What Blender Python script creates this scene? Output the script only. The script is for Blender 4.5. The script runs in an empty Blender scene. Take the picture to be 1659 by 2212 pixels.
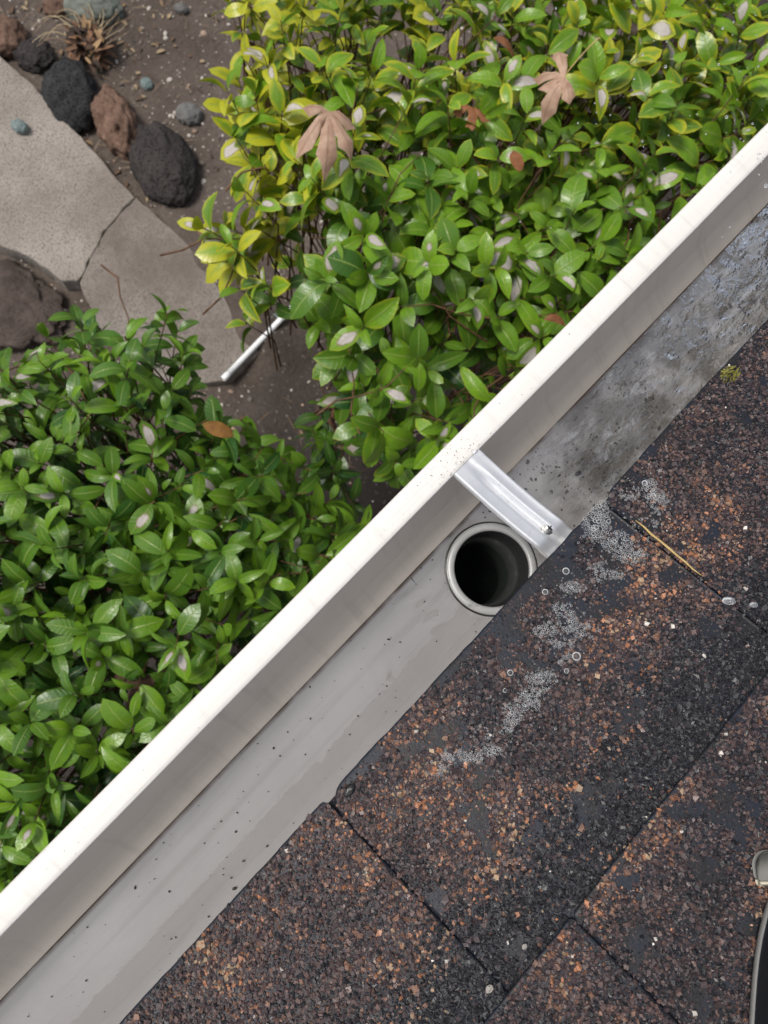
import bpy, math, random
import numpy as np
from mathutils import Matrix, Vector

random.seed(7)
rng = np.random.default_rng(7)
scene = bpy.context.scene
col = scene.collection

# ------------------------------------------------------------------ camera
LIP = 2.5                       # height of the gutter lip above the ground (m)
CAM_H = 0.5                     # camera above the lip
CAM = np.array([0.0, 0.0, LIP + CAM_H])
# columns: camera right, up, back in world space.  World X runs along the gutter, Y points away from the house
ROT = np.array([[0.69145007, 0.694999, -0.19716284],
                [-0.71358488, 0.69962424, -0.03636676],
                [0.11266504, 0.16583822, 0.97969601]])
FOC, CX, CY = 1662.0, 829.5, 1106.0
cam_data = bpy.data.cameras.new('camera')
cam = bpy.data.objects.new('camera', cam_data)
col.objects.link(cam)
cam.matrix_world = Matrix([[*ROT[0], CAM[0]], [*ROT[1], CAM[1]], [*ROT[2], CAM[2]], [0, 0, 0, 1]])
cam_data.sensor_fit = 'VERTICAL'
cam_data.sensor_height = 24.0
cam_data.lens = 24.0 * FOC / 2212.0
cam_data.clip_start = 0.01
cam_data.clip_end = 500.0
cam_data.dof.use_dof = True
cam_data.dof.focus_distance = 0.56
cam_data.dof.aperture_fstop = 9.0
scene.camera = cam

# ------------------------------------------------------------------ light
SUN_EL = math.radians(63)
SUN_AZ = (-0.62, 0.785)
world = bpy.data.worlds.new('World')
scene.world = world
world.use_nodes = True
wn = world.node_tree
wn.nodes.clear()
w_out = wn.nodes.new('ShaderNodeOutputWorld')
w_bg = wn.nodes.new('ShaderNodeBackground')
w_hs = wn.nodes.new('ShaderNodeHueSaturation')
w_sky = wn.nodes.new('ShaderNodeTexSky')
w_sky.sky_type = 'NISHITA'
w_sky.sun_disc = False
w_sky.sun_elevation = SUN_EL
w_sky.sun_rotation = math.atan2(SUN_AZ[0], SUN_AZ[1])
w_sky.dust_density = 4.0
w_hs.inputs['Saturation'].default_value = 0.42      # an overcast sky, greyer than a clear one
w_bg.inputs['Strength'].default_value = 0.085
# broken cloud all over the sky
w_co = wn.nodes.new('ShaderNodeTexCoord')
w_no = wn.nodes.new('ShaderNodeTexNoise')
w_no.inputs['Scale'].default_value = 2.6
w_no.inputs['Detail'].default_value = 6
w_no.inputs['Roughness'].default_value = 0.55
w_mr = wn.nodes.new('ShaderNodeMapRange')
w_mr.inputs[1].default_value = 0.36; w_mr.inputs[2].default_value = 0.66
w_mr.inputs[3].default_value = 0.55; w_mr.inputs[4].default_value = 1.55
w_mu = wn.nodes.new('ShaderNodeVectorMath'); w_mu.operation = 'SCALE'
wn.links.new(w_co.outputs['Generated'], w_no.inputs['Vector'])
wn.links.new(w_no.outputs[0], w_mr.inputs[0])
wn.links.new(w_sky.outputs[0], w_hs.inputs['Color'])
wn.links.new(w_hs.outputs[0], w_mu.inputs[0])
wn.links.new(w_mr.outputs[0], w_mu.inputs['Scale'])
wn.links.new(w_mu.outputs[0], w_bg.inputs[0])
wn.links.new(w_bg.outputs[0], w_out.inputs[0])
sun_data = bpy.data.lights.new('sun', 'SUN')
sun_data.energy = 1.5
sun_data.angle = math.radians(16)
sun_data.color = (1.0, 0.95, 0.88)
sun = bpy.data.objects.new('sun', sun_data)
col.objects.link(sun)
sd = Vector((SUN_AZ[0] * math.cos(SUN_EL), SUN_AZ[1] * math.cos(SUN_EL), math.sin(SUN_EL)))
sun.rotation_euler = sd.to_track_quat('Z', 'Y').to_euler()
sun.location = (0, 0, 8)

vs = scene.view_settings
vs.view_transform = 'Standard'
vs.look = 'None'
vs.gamma = 1.0
vs.use_curve_mapping = False
vs.exposure = 0.62

# ------------------------------------------------------------------ helpers
def ray(px, py):
    return ROT @ np.array([(px - CX) / FOC, -(py - CY) / FOC, -1.0])

def at(px, py, z):
    """point of the place at height z (above ground) that is seen along a given direction"""
    r = ray(px, py)
    return CAM + r * ((z - CAM[2]) / r[2])

def project(p):
    q = (np.asarray(p) - CAM) @ ROT
    return CX + FOC * q[..., 0] / -q[..., 2], CY - FOC * q[..., 1] / -q[..., 2], -q[..., 2]

def props(o, label=None, cat=None, group=None, kind=None):
    if label: o['label'] = label
    if cat: o['category'] = cat
    if group: o['group'] = group
    if kind: o['kind'] = kind
    return o

def empty(name, loc=(0, 0, 0)):
    o = bpy.data.objects.new(name, None)
    o.empty_display_size = 0.05
    col.objects.link(o)
    o.location = loc
    return o

def make_mesh(name, verts, faces, mats=None, smooth=True, colors=None, cname='tint', uvs=None):
    me = bpy.data.meshes.new(name)
    verts = np.asarray(verts, dtype=np.float32)
    if isinstance(faces, np.ndarray):
        n = faces.shape[1]
        me.vertices.add(len(verts)); me.vertices.foreach_set('co', verts.ravel())
        me.loops.add(faces.size); me.loops.foreach_set('vertex_index', faces.astype(np.int32).ravel())
        me.polygons.add(len(faces))
        me.polygons.foreach_set('loop_start', np.arange(0, faces.size, n, dtype=np.int32))
        me.update(calc_edges=True)
        me.validate()
    else:
        me.from_pydata([tuple(v) for v in verts], [], faces)
        me.update()
    if colors is not None:
        a = me.color_attributes.new(cname, 'FLOAT_COLOR', 'POINT')
        c = np.ones((len(verts), 4), dtype=np.float32)
        c[:, :colors.shape[1]] = colors
        a.data.foreach_set('color', c.ravel())
    if uvs is not None:
        uv = me.uv_layers.new(name='UVMap')
        vi = np.zeros(len(me.loops), dtype=np.int32)
        me.loops.foreach_get('vertex_index', vi)
        uv.data.foreach_set('uv', np.asarray(uvs, dtype=np.float32)[vi].ravel())
    if mats:
        for m in (mats if isinstance(mats, (list, tuple)) else [mats]):
            me.materials.append(m)
    me.polygons.foreach_set('use_smooth', np.full(len(me.polygons), bool(smooth)))
    return me

def link(name, me, parent=None, loc=None):
    o = bpy.data.objects.new(name, me)
    col.objects.link(o)
    if parent is not None:
        o.parent = parent
        p = parent
        base = Vector((0, 0, 0))
        while p is not None:
            base += p.location
            p = p.parent
        o.location = -base if loc is None else Vector(loc) - base
    elif loc is not None:
        o.location = loc
    return o

def obj(name, verts, faces, mat, parent=None, smooth=True, **k):
    """mesh object from world-space vertices; origin is moved to the object's base centre"""
    verts = np.asarray(verts, dtype=float)
    lo, hi = verts.min(0), verts.max(0)
    org = np.array([(lo[0] + hi[0]) / 2, (lo[1] + hi[1]) / 2, lo[2]])
    me = make_mesh(name, verts - org, faces, mat, smooth, **k)
    return link(name, me, parent, org)

def grid_faces(nu, nv, wrap=False):
    f = []
    for i in range(nu - 1):
        for j in range(nv - (0 if wrap else 1)):
            j2 = (j + 1) % nv
            f.append((i * nv + j, (i + 1) * nv + j, (i + 1) * nv + j2, i * nv + j2))
    return f

def hashn(ix, iy, iz, seed):
    h = (ix * 374761393 + iy * 668265263 + iz * 2147483647 + seed * 974634777) & 0xffffffff
    h = ((h ^ (h >> 13)) * 1274126177) & 0xffffffff
    return ((h ^ (h >> 16)) & 0xffff) / 65535.0

def noise3(p, seed=0):
    p = np.asarray(p, dtype=float)
    i = np.floor(p).astype(np.int64); f = p - i
    f = f * f * (3 - 2 * f)
    r = 0
    for dx in (0, 1):
        for dy in (0, 1):
            for dz in (0, 1):
                w = (f[..., 0] if dx else 1 - f[..., 0]) * (f[..., 1] if dy else 1 - f[..., 1]) * (f[..., 2] if dz else 1 - f[..., 2])
                r = r + w * hashn(i[..., 0] + dx, i[..., 1] + dy, i[..., 2] + dz, seed)
    return r

def fbm(p, seed=0, octv=4):
    p = np.asarray(p, dtype=float); a, s, t = 0.5, 0.0, 0.0
    for k in range(octv):
        s = s + a * noise3(p * 2 ** k, seed + k); t += a; a *= 0.5
    return s / t

def n2(x, y, seed=0, octv=3):
    x, y = np.broadcast_arrays(np.asarray(x, float), np.asarray(y, float))
    return fbm(np.stack([x, y, np.zeros_like(x) + 0.37], -1), seed, octv)

def sstep(a, b, x):
    t = np.clip((x - a) / (b - a), 0, 1)
    return t * t * (3 - 2 * t)

def icosphere(sub):
    t = (1 + 5 ** .5) / 2
    v = [(-1, t, 0), (1, t, 0), (-1, -t, 0), (1, -t, 0), (0, -1, t), (0, 1, t), (0, -1, -t), (0, 1, -t), (t, 0, -1), (t, 0, 1), (-t, 0, -1), (-t, 0, 1)]
    v = [np.array(a) / np.linalg.norm(a) for a in v]
    f = [(0, 11, 5), (0, 5, 1), (0, 1, 7), (0, 7, 10), (0, 10, 11), (1, 5, 9), (5, 11, 4), (11, 10, 2), (10, 7, 6), (7, 1, 8), (3, 9, 4), (3, 4, 2), (3, 2, 6), (3, 6, 8), (3, 8, 9), (4, 9, 5), (2, 4, 11), (6, 2, 10), (8, 6, 7), (9, 8, 1)]
    for _ in range(sub):
        mid = {}; nf = []
        def m(a, b):
            k = (min(a, b), max(a, b))
            if k not in mid:
                q = v[a] + v[b]; v.append(q / np.linalg.norm(q)); mid[k] = len(v) - 1
            return mid[k]
        for a, b, c in f:
            x, y, z = m(a, b), m(b, c), m(c, a)
            nf += [(a, x, z), (b, y, x), (c, z, y), (x, y, z)]
        f = nf
    return np.array(v), np.array(f)
ICO = {k: icosphere(k) for k in range(5)}

def tube(path, radii, seg=8, cap=True):
    path = np.asarray(path, float); n = len(path)
    radii = np.broadcast_to(radii, (n,))
    V = []; ref = np.array([0.31, 0.17, 0.93])
    for i in range(n):
        d = path[min(i + 1, n - 1)] - path[max(i - 1, 0)]
        d /= np.linalg.norm(d) + 1e-12
        a = np.cross(d, ref); a /= np.linalg.norm(a) + 1e-12
        b = np.cross(d, a)
        for k in range(seg):
            t = 2 * math.pi * k / seg
            V.append(path[i] + radii[i] * (math.cos(t) * a + math.sin(t) * b))
    F = grid_faces(n, seg, True)
    if cap:
        F.append(tuple(range(seg))[::-1]); F.append(tuple(range((n - 1) * seg, n * seg)))
    return np.array(V), F

def lathe(prof, seg=48):
    V = []
    for r, z in prof:
        for k in range(seg):
            t = 2 * math.pi * k / seg
            V.append((r * math.cos(t), r * math.sin(t), z))
    return np.array(V), grid_faces(len(prof), seg, True)

class Mix:
    def __init__(s): s.v = []; s.f = []; s.n = 0
    def add(s, v, f):
        s.v.append(np.asarray(v, float)); s.f += [tuple(int(i) + s.n for i in q) for q in f]; s.n += len(v)
        return s
    def verts(s): return np.concatenate(s.v)

# ------------------------------------------------------------------ materials
class NT:
    def __init__(s, name):
        s.m = bpy.data.materials.new(name); s.m.use_nodes = True
        s.t = s.m.node_tree; s.t.nodes.clear()
        s.out = s.n('ShaderNodeOutputMaterial')
    def n(s, kind, **k):
        x = s.t.nodes.new(kind)
        for a, b in k.items(): setattr(x, a, b)
        return x
    def l(s, a, b): s.t.links.new(a, b)
    def val(s, sock, v):
        if hasattr(v, 'is_linked') or hasattr(v, 'links'): s.l(v, sock)
        else: sock.default_value = v
    def math(s, op, a, b=None, c=None, clamp=False):
        x = s.n('ShaderNodeMath', operation=op, use_clamp=clamp)
        for i, v in enumerate((a, b, c)):
            if v is not None: s.val(x.inputs[i], v)
        return x.outputs[0]
    def mix(s, fac, a, b, blend='MIX'):
        x = s.n('ShaderNodeMix', data_type='RGBA', blend_type=blend)
        s.val(x.inputs[0], fac)
        for i, v in ((6, a), (7, b)):
            if isinstance(v, tuple) and len(v) == 3: v = (*v, 1)
            s.val(x.inputs[i], v)
        return x.outputs[2]
    def ramp(s, fac, stops, interp='LINEAR'):
        x = s.n('ShaderNodeValToRGB'); x.color_ramp.interpolation = interp
        e = x.color_ramp.elements
        while len(e) < len(stops): e.new(0.5)
        for q, (p, c) in zip(e, stops):
            q.position = p; q.color = (*c, 1) if len(c) == 3 else c
        s.val(x.inputs[0], fac)
        return x.outputs[0]
    def smooth(s, x, a, b):
        q = s.n('ShaderNodeMapRange', interpolation_type='SMOOTHSTEP')
        s.val(q.inputs[0], x); q.inputs[1].default_value = a; q.inputs[2].default_value = b
        return q.outputs[0]
    def obco(s):
        return s.n('ShaderNodeTexCoord').outputs['Object']
    def pos(s):
        return s.n('ShaderNodeNewGeometry').outputs['Position']
    def noise(s, co, scale, detail=4, rough=0.55, out=0):
        x = s.n('ShaderNodeTexNoise'); s.l(co, x.inputs['Vector'])
        x.inputs['Scale'].default_value = scale; x.inputs['Detail'].default_value = detail; x.inputs['Roughness'].default_value = rough
        return x.outputs[out]
    def voro(s, co, scale, feature='F1', out='Distance'):
        x = s.n('ShaderNodeTexVoronoi', feature=feature); s.l(co, x.inputs['Vector']); x.inputs['Scale'].default_value = scale
        return x.outputs[out]
    def scaled(s, co, v):
        x = s.n('ShaderNodeMapping'); s.l(co, x.inputs[0]); x.inputs['Scale'].default_value = v
        return x.outputs[0]
    def bump(s, h, strength=0.5, dist=0.002, prev=None):
        x = s.n('ShaderNodeBump'); x.inputs['Strength'].default_value = strength; x.inputs['Distance'].default_value = dist
        s.l(h, x.inputs['Height'])
        if prev is not None: s.l(prev, x.inputs['Normal'])
        return x.outputs[0]
    def bsdf(s, color, rough=0.5, metal=0.0, spec=0.5, normal=None, coat=0.0):
        x = s.n('ShaderNodeBsdfPrincipled')
        if isinstance(color, tuple) and len(color) == 3: color = (*color, 1)
        s.val(x.inputs['Base Color'], color); s.val(x.inputs['Roughness'], rough); s.val(x.inputs['Metallic'], metal)
        s.val(x.inputs['Specular IOR Level'], spec)
        if coat: x.inputs['Coat Weight'].default_value = coat; x.inputs['Coat Roughness'].default_value = 0.06
        if normal is not None: s.l(normal, x.inputs['Normal'])
        return x.outputs[0]
    def mixs(s, fac, a, b):
        x = s.n('ShaderNodeMixShader'); s.val(x.inputs[0], fac); s.l(a, x.inputs[1]); s.l(b, x.inputs[2])
        return x.outputs[0]
    def done(s, sh):
        s.l(sh, s.out.inputs[0]); return s.m

M = {}
def mat_soil():
    t = NT('soil'); p = t.pos()
    n1 = t.noise(p, 3.0, 6); nf = t.noise(p, 60, 6, 0.7)
    c = t.ramp(n1, [(0.3, (0.10, 0.078, 0.064)), (0.55, (0.165, 0.133, 0.112)), (0.75, (0.21, 0.175, 0.15))])
    c = t.mix(t.smooth(nf, 0.35, 0.75), t.mix(0.55, c, (0.055, 0.043, 0.036)), c)
    sp = t.voro(p, 75); sc = t.voro(p, 75, out='Color')
    pick = t.math('GREATER_THAN', t.n('ShaderNodeSeparateColor').outputs[0], 2)
    sep = t.n('ShaderNodeSeparateColor'); t.l(sc, sep.inputs[0])
    pick = t.math('MULTIPLY', t.math('GREATER_THAN', sep.outputs[0], 0.90), t.math('LESS_THAN', sp, 0.3))
    c = t.mix(pick, c, (0.38, 0.35, 0.31))
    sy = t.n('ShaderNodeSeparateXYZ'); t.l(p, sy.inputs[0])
    damp_shade = t.math('SUBTRACT', 1, t.smooth(t.math('ADD', sy.outputs[1], t.math('MULTIPLY', t.math('SUBTRACT', n1, 0.5), 0.5)), 0.55, 1.05))
    c = t.mix(t.math('MULTIPLY', damp_shade, 0.78), c, (0.022, 0.018, 0.016))  # shade under eave and shrubs painted into the soil, along with some damp
    nb = t.bump(nf, 0.9, 0.012)
    nb = t.bump(t.noise(p, 220, 4, 0.7), 0.7, 0.004, nb)
    return t.done(t.bsdf(c, t.math('SUBTRACT', 0.85, t.math('MULTIPLY', damp_shade, 0.3)), spec=0.25, normal=nb))
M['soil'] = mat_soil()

def mat_concrete(name, a, b, dirt):
    t = NT(name); p = t.pos()
    n1 = t.noise(p, 5, 6, 0.6); nf = t.noise(p, 130, 5, 0.7)
    c = t.ramp(n1, [(0.3, a), (0.7, b)])
    c = t.mix(t.math('MULTIPLY', t.smooth(nf, 0.48, 0.62), 0.7), c, (0.11, 0.10, 0.095))
    sp = t.voro(p, 95); sc = t.voro(p, 95, out='Color')
    sep = t.n('ShaderNodeSeparateColor'); t.l(sc, sep.inputs[0])
    pit = t.math('MULTIPLY', t.math('GREATER_THAN', sep.outputs[1], 0.8), t.math('LESS_THAN', sp, 0.26))
    c = t.mix(t.math('MULTIPLY', pit, 0.75), c, (0.07, 0.066, 0.063))
    n3 = t.noise(p, 2.2, 5, 0.65)
    c = t.mix(t.math('MULTIPLY', t.smooth(n3, 0.42, 0.7), dirt), c, (0.15, 0.12, 0.10))
    h = t.math('SUBTRACT', nf, t.math('MULTIPLY', pit, 0.9))
    return t.done(t.bsdf(c, 0.88, spec=0.25, normal=t.bump(h, 0.9, 0.008)))
M['concrete'] = mat_concrete('weathered_concrete', (0.31, 0.275, 0.24), (0.44, 0.395, 0.35), 0.6)
M['concrete_dirty'] = mat_concrete('dirty_concrete', (0.24, 0.21, 0.185), (0.33, 0.295, 0.262), 0.8)

def mat_rock(name, a, b, scale, pits=0.0, rough=0.85):
    t = NT(name); p = t.obco()
    n1 = t.noise(p, scale, 6, 0.65)
    c = t.ramp(n1, [(0.3, a), (0.7, b)])
    v = t.voro(p, 85)
    h = t.noise(p, scale * 5, 6, 0.7)
    if pits:
        pm = t.smooth(v, 0.1, 0.45)
        c = t.mix(t.math('MULTIPLY', t.math('SUBTRACT', 1, pm), pits), c, (0.008, 0.008, 0.008))
        h = t.math('ADD', h, t.math('MULTIPLY', pm, pits))
    return t.done(t.bsdf(c, rough, spec=0.25, normal=t.bump(h, 0.9, 0.008)))
M['lava'] = mat_rock('black_lava', (0.018, 0.019, 0.021), (0.05, 0.05, 0.052), 14, 0.8)
M['lava2'] = mat_rock('dark_lava', (0.028, 0.024, 0.024), (0.06, 0.053, 0.05), 10, 0.7)
M['redrock'] = mat_rock('red_brown_stone', (0.08, 0.045, 0.032), (0.26, 0.165, 0.12), 16, 0.25)
M['brownrock'] = mat_rock('dark_brown_stone', (0.045, 0.034, 0.029), (0.11, 0.085, 0.072), 12, 0.3)
M['greyrock'] = mat_rock('grey_stone', (0.10, 0.10, 0.10), (0.2, 0.195, 0.185), 12)
M['greenrock'] = mat_rock('grey_green_stone', (0.10, 0.115, 0.10), (0.22, 0.24, 0.21), 14)
M['bluerock'] = mat_rock('blue_grey_stone', (0.13, 0.19, 0.19), (0.32, 0.38, 0.37), 40)
M['pale'] = mat_rock('pale_stone', (0.58, 0.54, 0.49), (0.75, 0.71, 0.66), 90)

def mat_attr(name, rough=0.7, spec=0.4, coat=0.0, bumps=None):
    t = NT(name)
    a = t.n('ShaderNodeVertexColor', layer_name='tint')
    nb = t.bump(t.noise(t.pos(), bumps[0], 3), bumps[1], bumps[2]) if bumps else None
    return t.done(t.bsdf(a.outputs[0], rough, spec=spec, normal=nb, coat=coat))
M['gravel'] = mat_attr('gravel', 0.8, 0.3)
M['granule'] = mat_attr('wet_granule', 0.45, 0.42, 0.07, (1100, 0.6, 0.0006))
M['silt'] = mat_attr('wet_silt', 0.45, 0.4)
M['dry'] = mat_attr('dry_plant', 0.75, 0.25)

def mat_leaf(name, from_object):
    t = NT(name)
    if from_object:
        oi = t.n('ShaderNodeObjectInfo'); colr = oi.outputs['Color']; rnd = oi.outputs['Random']
    else:
        a = t.n('ShaderNodeVertexColor', layer_name='tint'); colr = a.outputs[0]; rnd = None
    sep = t.n('ShaderNodeSeparateColor'); t.l(colr, sep.inputs[0])
    yel, spot, tone = sep.outputs
    uv = t.n('ShaderNodeUVMap').outputs[0]
    su = t.n('ShaderNodeSeparateXYZ'); t.l(uv, su.inputs[0])
    u, v = su.outputs[0], su.outputs[1]
    p = t.pos()
    ue = t.math('ABSOLUTE', t.math('SUBTRACT', t.math('MULTIPLY', u, 2), 1))
    ns = t.noise(p, 60, 4, 0.6)
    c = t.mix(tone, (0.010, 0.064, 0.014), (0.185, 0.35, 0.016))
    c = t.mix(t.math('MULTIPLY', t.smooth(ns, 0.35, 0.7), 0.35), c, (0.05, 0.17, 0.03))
    # yellowing, strongest towards the margin
    ye = t.math('ADD', t.math('MULTIPLY', ue, 0.75), t.math('MULTIPLY', t.math('ABSOLUTE', t.math('SUBTRACT', v, 0.5)), 0.9))
    ye = t.math('ADD', ye, t.math('MULTIPLY', t.math('SUBTRACT', ns, 0.5), 0.9))
    yf = t.math('MULTIPLY', t.smooth(t.math('ADD', ye, t.math('SUBTRACT', t.math('MULTIPLY', yel, 1.5), 1.0)), 0.15, 0.95), t.math('MINIMUM', t.math('MULTIPLY', yel, 2.2), 1.0))
    c = t.mix(t.math('MULTIPLY', yf, 0.9), c, (0.48, 0.47, 0.025))
    # midrib and side veins
    rib = t.math('SUBTRACT', 1, t.smooth(ue, 0.03, 0.11))
    c = t.mix(t.math('MULTIPLY', rib, 0.6), c, (0.30, 0.40, 0.10))
    w = t.math('FRACT', t.math('MULTIPLY', t.math('SUBTRACT', v, t.math('MULTIPLY', ue, 0.12)), 9.0))
    vein = t.math('SUBTRACT', 1, t.smooth(t.math('ABSOLUTE', t.math('SUBTRACT', w, 0.5)), 0.02, 0.12))
    c = t.mix(t.math('MULTIPLY', vein, 0.12), c, (0.22, 0.34, 0.08))
    # bleached scald in the middle of the blade
    dx = t.math('MULTIPLY', t.math('SUBTRACT', u, 0.44), 1.25)
    dy = t.math('MULTIPLY', t.math('SUBTRACT', v, 0.52), 1.25)
    d = t.math('SQRT', t.math('ADD', t.math('MULTIPLY', dx, dx), t.math('MULTIPLY', dy, dy)))
    d = t.math('ADD', d, t.math('MULTIPLY', t.math('SUBTRACT', t.noise(p, 45, 3), 0.5), 0.5))
    r = t.math('MULTIPLY', spot, 0.48)
    df = t.math('SUBTRACT', r, d)
    c = t.mix(t.math('MULTIPLY', t.smooth(df, -0.07, 0.02), t.math('GREATER_THAN', spot, 0.02)), c, (0.26, 0.22, 0.10))
    c = t.mix(t.math('MULTIPLY', t.smooth(df, 0.0, 0.07), t.math('GREATER_THAN', spot, 0.02)), c, t.mix(ns, (0.42, 0.36, 0.32), (0.62, 0.60, 0.60)))
    bl = t.noise(p, 210, 3, 0.6)
    c = t.mix(t.math('MULTIPLY', t.smooth(bl, 0.66, 0.76), 0.45), c, (0.12, 0.10, 0.03))
    nb = t.bump(t.math('ADD', t.math('MULTIPLY', vein, 0.5), rib), 0.4, 0.0014)
    nb = t.bump(ns, 0.25, 0.003, nb)
    rough = t.math('ADD', 0.31, t.math('MULTIPLY', t.smooth(df, 0.0, 0.05), 0.25))
    b = t.bsdf(c, rough, spec=0.5, normal=nb)
    tr = t.n('ShaderNodeBsdfTranslucent'); t.l(t.mix(0.35, c, (0.22, 0.36, 0.02)), tr.inputs[0])
    return t.done(t.mixs(0.22, b, tr.outputs[0]))
M['leaf_o'] = mat_leaf('glossy_leaf', True)
M['leaf_s'] = mat_leaf('glossy_leaf_mass', False)

def mat_dead(name, a, b):
    t = NT(name)
    uv = t.n('ShaderNodeUVMap').outputs[0]; p = t.pos()
    su = t.n('ShaderNodeSeparateXYZ'); t.l(uv, su.inputs[0])
    n1 = t.noise(p, 45, 5, 0.6)
    c = t.ramp(n1, [(0.3, a), (0.7, b)])
    rib = t.math('SUBTRACT', 1, t.smooth(su.outputs[0], 0.0, 0.13))
    c = t.mix(t.math('MULTIPLY', rib, 0.5), c, (0.18, 0.10, 0.065))
    b_ = t.bsdf(c, 0.6, spec=0.3, normal=t.bump(n1, 0.5, 0.004))
    tr = t.n('ShaderNodeBsdfTranslucent'); t.l(c, tr.inputs[0])
    return t.done(t.mixs(0.15, b_, tr.outputs[0]))
M['maple'] = mat_dead('dry_maple_leaf', (0.34, 0.20, 0.14), (0.53, 0.37, 0.275))
M['darkleaf'] = mat_dead('dark_brown_leaf', (0.06, 0.035, 0.025), (0.13, 0.075, 0.05))
M['brownleaf'] = mat_dead('brown_leaf', (0.16, 0.06, 0.025), (0.33, 0.14, 0.06))
M['orangeleaf'] = mat_dead('orange_leaf', (0.13, 0.06, 0.015), (0.28, 0.135, 0.03))

def mat_bark():
    t = NT('twig_bark'); p = t.pos()
    c = t.ramp(t.noise(p, 60, 4), [(0.3, (0.06, 0.03, 0.018)), (0.7, (0.19, 0.10, 0.055))])
    return t.done(t.bsdf(c, 0.7, spec=0.3))
M['bark'] = mat_bark()
def mat_greybark():
    t = NT('grey_bark'); p = t.obco()
    c = t.ramp(t.noise(p, 50, 4), [(0.35, (0.2, 0.18, 0.15)), (0.65, (0.42, 0.39, 0.35))])
    return t.done(t.bsdf(c, 0.8, spec=0.2, normal=t.bump(t.noise(p, 90, 3), 0.6, 0.004)))
M['greybark'] = mat_greybark()

def mat_paint(name, base, dirt, rough, specks=0.0, stain=0.0, wet=False):
    t = NT(name); p = t.pos()
    n1 = t.noise(t.scaled(p, (0.5, 2, 2)), 9, 5, 0.6)
    c = t.mix(t.math('MULTIPLY', t.smooth(n1, 0.4, 0.75), 0.35), base, dirt)
    nf = t.noise(p, 700, 3, 0.6); mask = t.noise(p, 26, 4, 0.7)
    sp = t.math('MULTIPLY', t.smooth(nf, 0.66, 0.74), t.smooth(mask, 0.52, 0.66))
    c = t.mix(t.math('MULTIPLY', sp, specks), c, (0.10, 0.08, 0.06))
    if stain:
        s2 = t.noise(p, 16, 6, 0.65)
        c = t.mix(t.math('MULTIPLY', t.smooth(s2, 0.5, 0.72), stain), c, (0.13, 0.115, 0.095))
    drip = t.noise(t.scaled(p, (9, 0.6, 0.6)), 12, 4, 0.6)
    c = t.mix(t.math('MULTIPLY', t.smooth(drip, 0.5, 0.75), 0.22), c, tuple(x * 0.55 for x in dirt))
    scr = t.noise(t.scaled(p, (0.4, 30, 30)), 30, 3, 0.5)
    c = t.mix(t.math('MULTIPLY', t.smooth(scr, 0.62, 0.72), 0.18), c, tuple(x * 0.6 for x in dirt))
    nb = t.bump(t.noise(p, 260, 3), 0.08, 0.001)
    nb = t.bump(t.noise(t.scaled(p, (1, 0.3, 0.3)), 11, 3), 0.25, 0.004, nb)
    return t.done(t.bsdf(c, rough, spec=0.5, normal=nb))
M['lip'] = mat_paint('white_painted_aluminium', (0.76, 0.735, 0.70), (0.58, 0.55, 0.50), 0.45, 0.8)
M['gutter'] = mat_paint('almond_painted_aluminium', (0.70, 0.64, 0.57), (0.60, 0.545, 0.48), 0.4, 0.35, 0.0)
def mat_floor():
    t = NT('gutter_floor_film'); p = t.pos()
    sx = t.n('ShaderNodeSeparateXYZ'); t.l(p, sx.inputs[0])
    n1 = t.noise(p, 12, 5, 0.6)
    c = t.ramp(n1, [(0.3, (0.305, 0.285, 0.268)), (0.7, (0.35, 0.328, 0.31))])
    up = t.smooth(sx.outputs[0], 0.17, 0.30)
    s2 = t.noise(p, 22, 6, 0.62)
    st = t.math('MULTIPLY', t.smooth(s2, 0.43, 0.58), up)
    c = t.mix(t.math('MULTIPLY', st, 0.88), c, (0.10, 0.088, 0.072))
    mud = at(1290, 1000, LIP - 0.083)
    vd = t.n('ShaderNodeVectorMath', operation='DISTANCE'); t.l(p, vd.inputs[0]); vd.inputs[1].default_value = tuple(mud)
    md = t.math('ADD', vd.outputs['Value'], t.math('MULTIPLY', t.math('SUBTRACT', t.noise(p, 55, 5, 0.65), 0.5), 0.09))
    c = t.mix(t.math('MULTIPLY', t.math('SUBTRACT', 1, t.smooth(md, 0.0, 0.05)), 0.9), c, (0.055, 0.047, 0.038))
    s3 = t.noise(t.scaled(p, (1, 2.2, 1)), 34, 5, 0.6)
    c = t.mix(t.math('MULTIPLY', t.math('MULTIPLY', t.smooth(s3, 0.5, 0.68), up), 0.6), c, (0.16, 0.14, 0.12))
    stx = t.noise(t.scaled(p, (0.35, 9, 1)), 14, 5, 0.6)
    c = t.mix(t.math('MULTIPLY', t.smooth(stx, 0.48, 0.72), 0.28), c, (0.16, 0.14, 0.12))
    # thin brown dirt line in the crease
    cr = t.math('SUBTRACT', 1, t.smooth(t.math('ABSOLUTE', t.math('ADD', sx.outputs[1], 0.0272)), 0.0006, 0.0034))
    nn = t.noise(p, 30, 4)
    c = t.mix(t.math('MULTIPLY', cr, t.smooth(nn, 0.25, 0.6)), c, (0.10, 0.07, 0.05))
    return t.done(t.bsdf(c, 0.35, spec=0.5, normal=t.bump(s3, 0.15, 0.001)))
M['floor'] = mat_floor()

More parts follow.
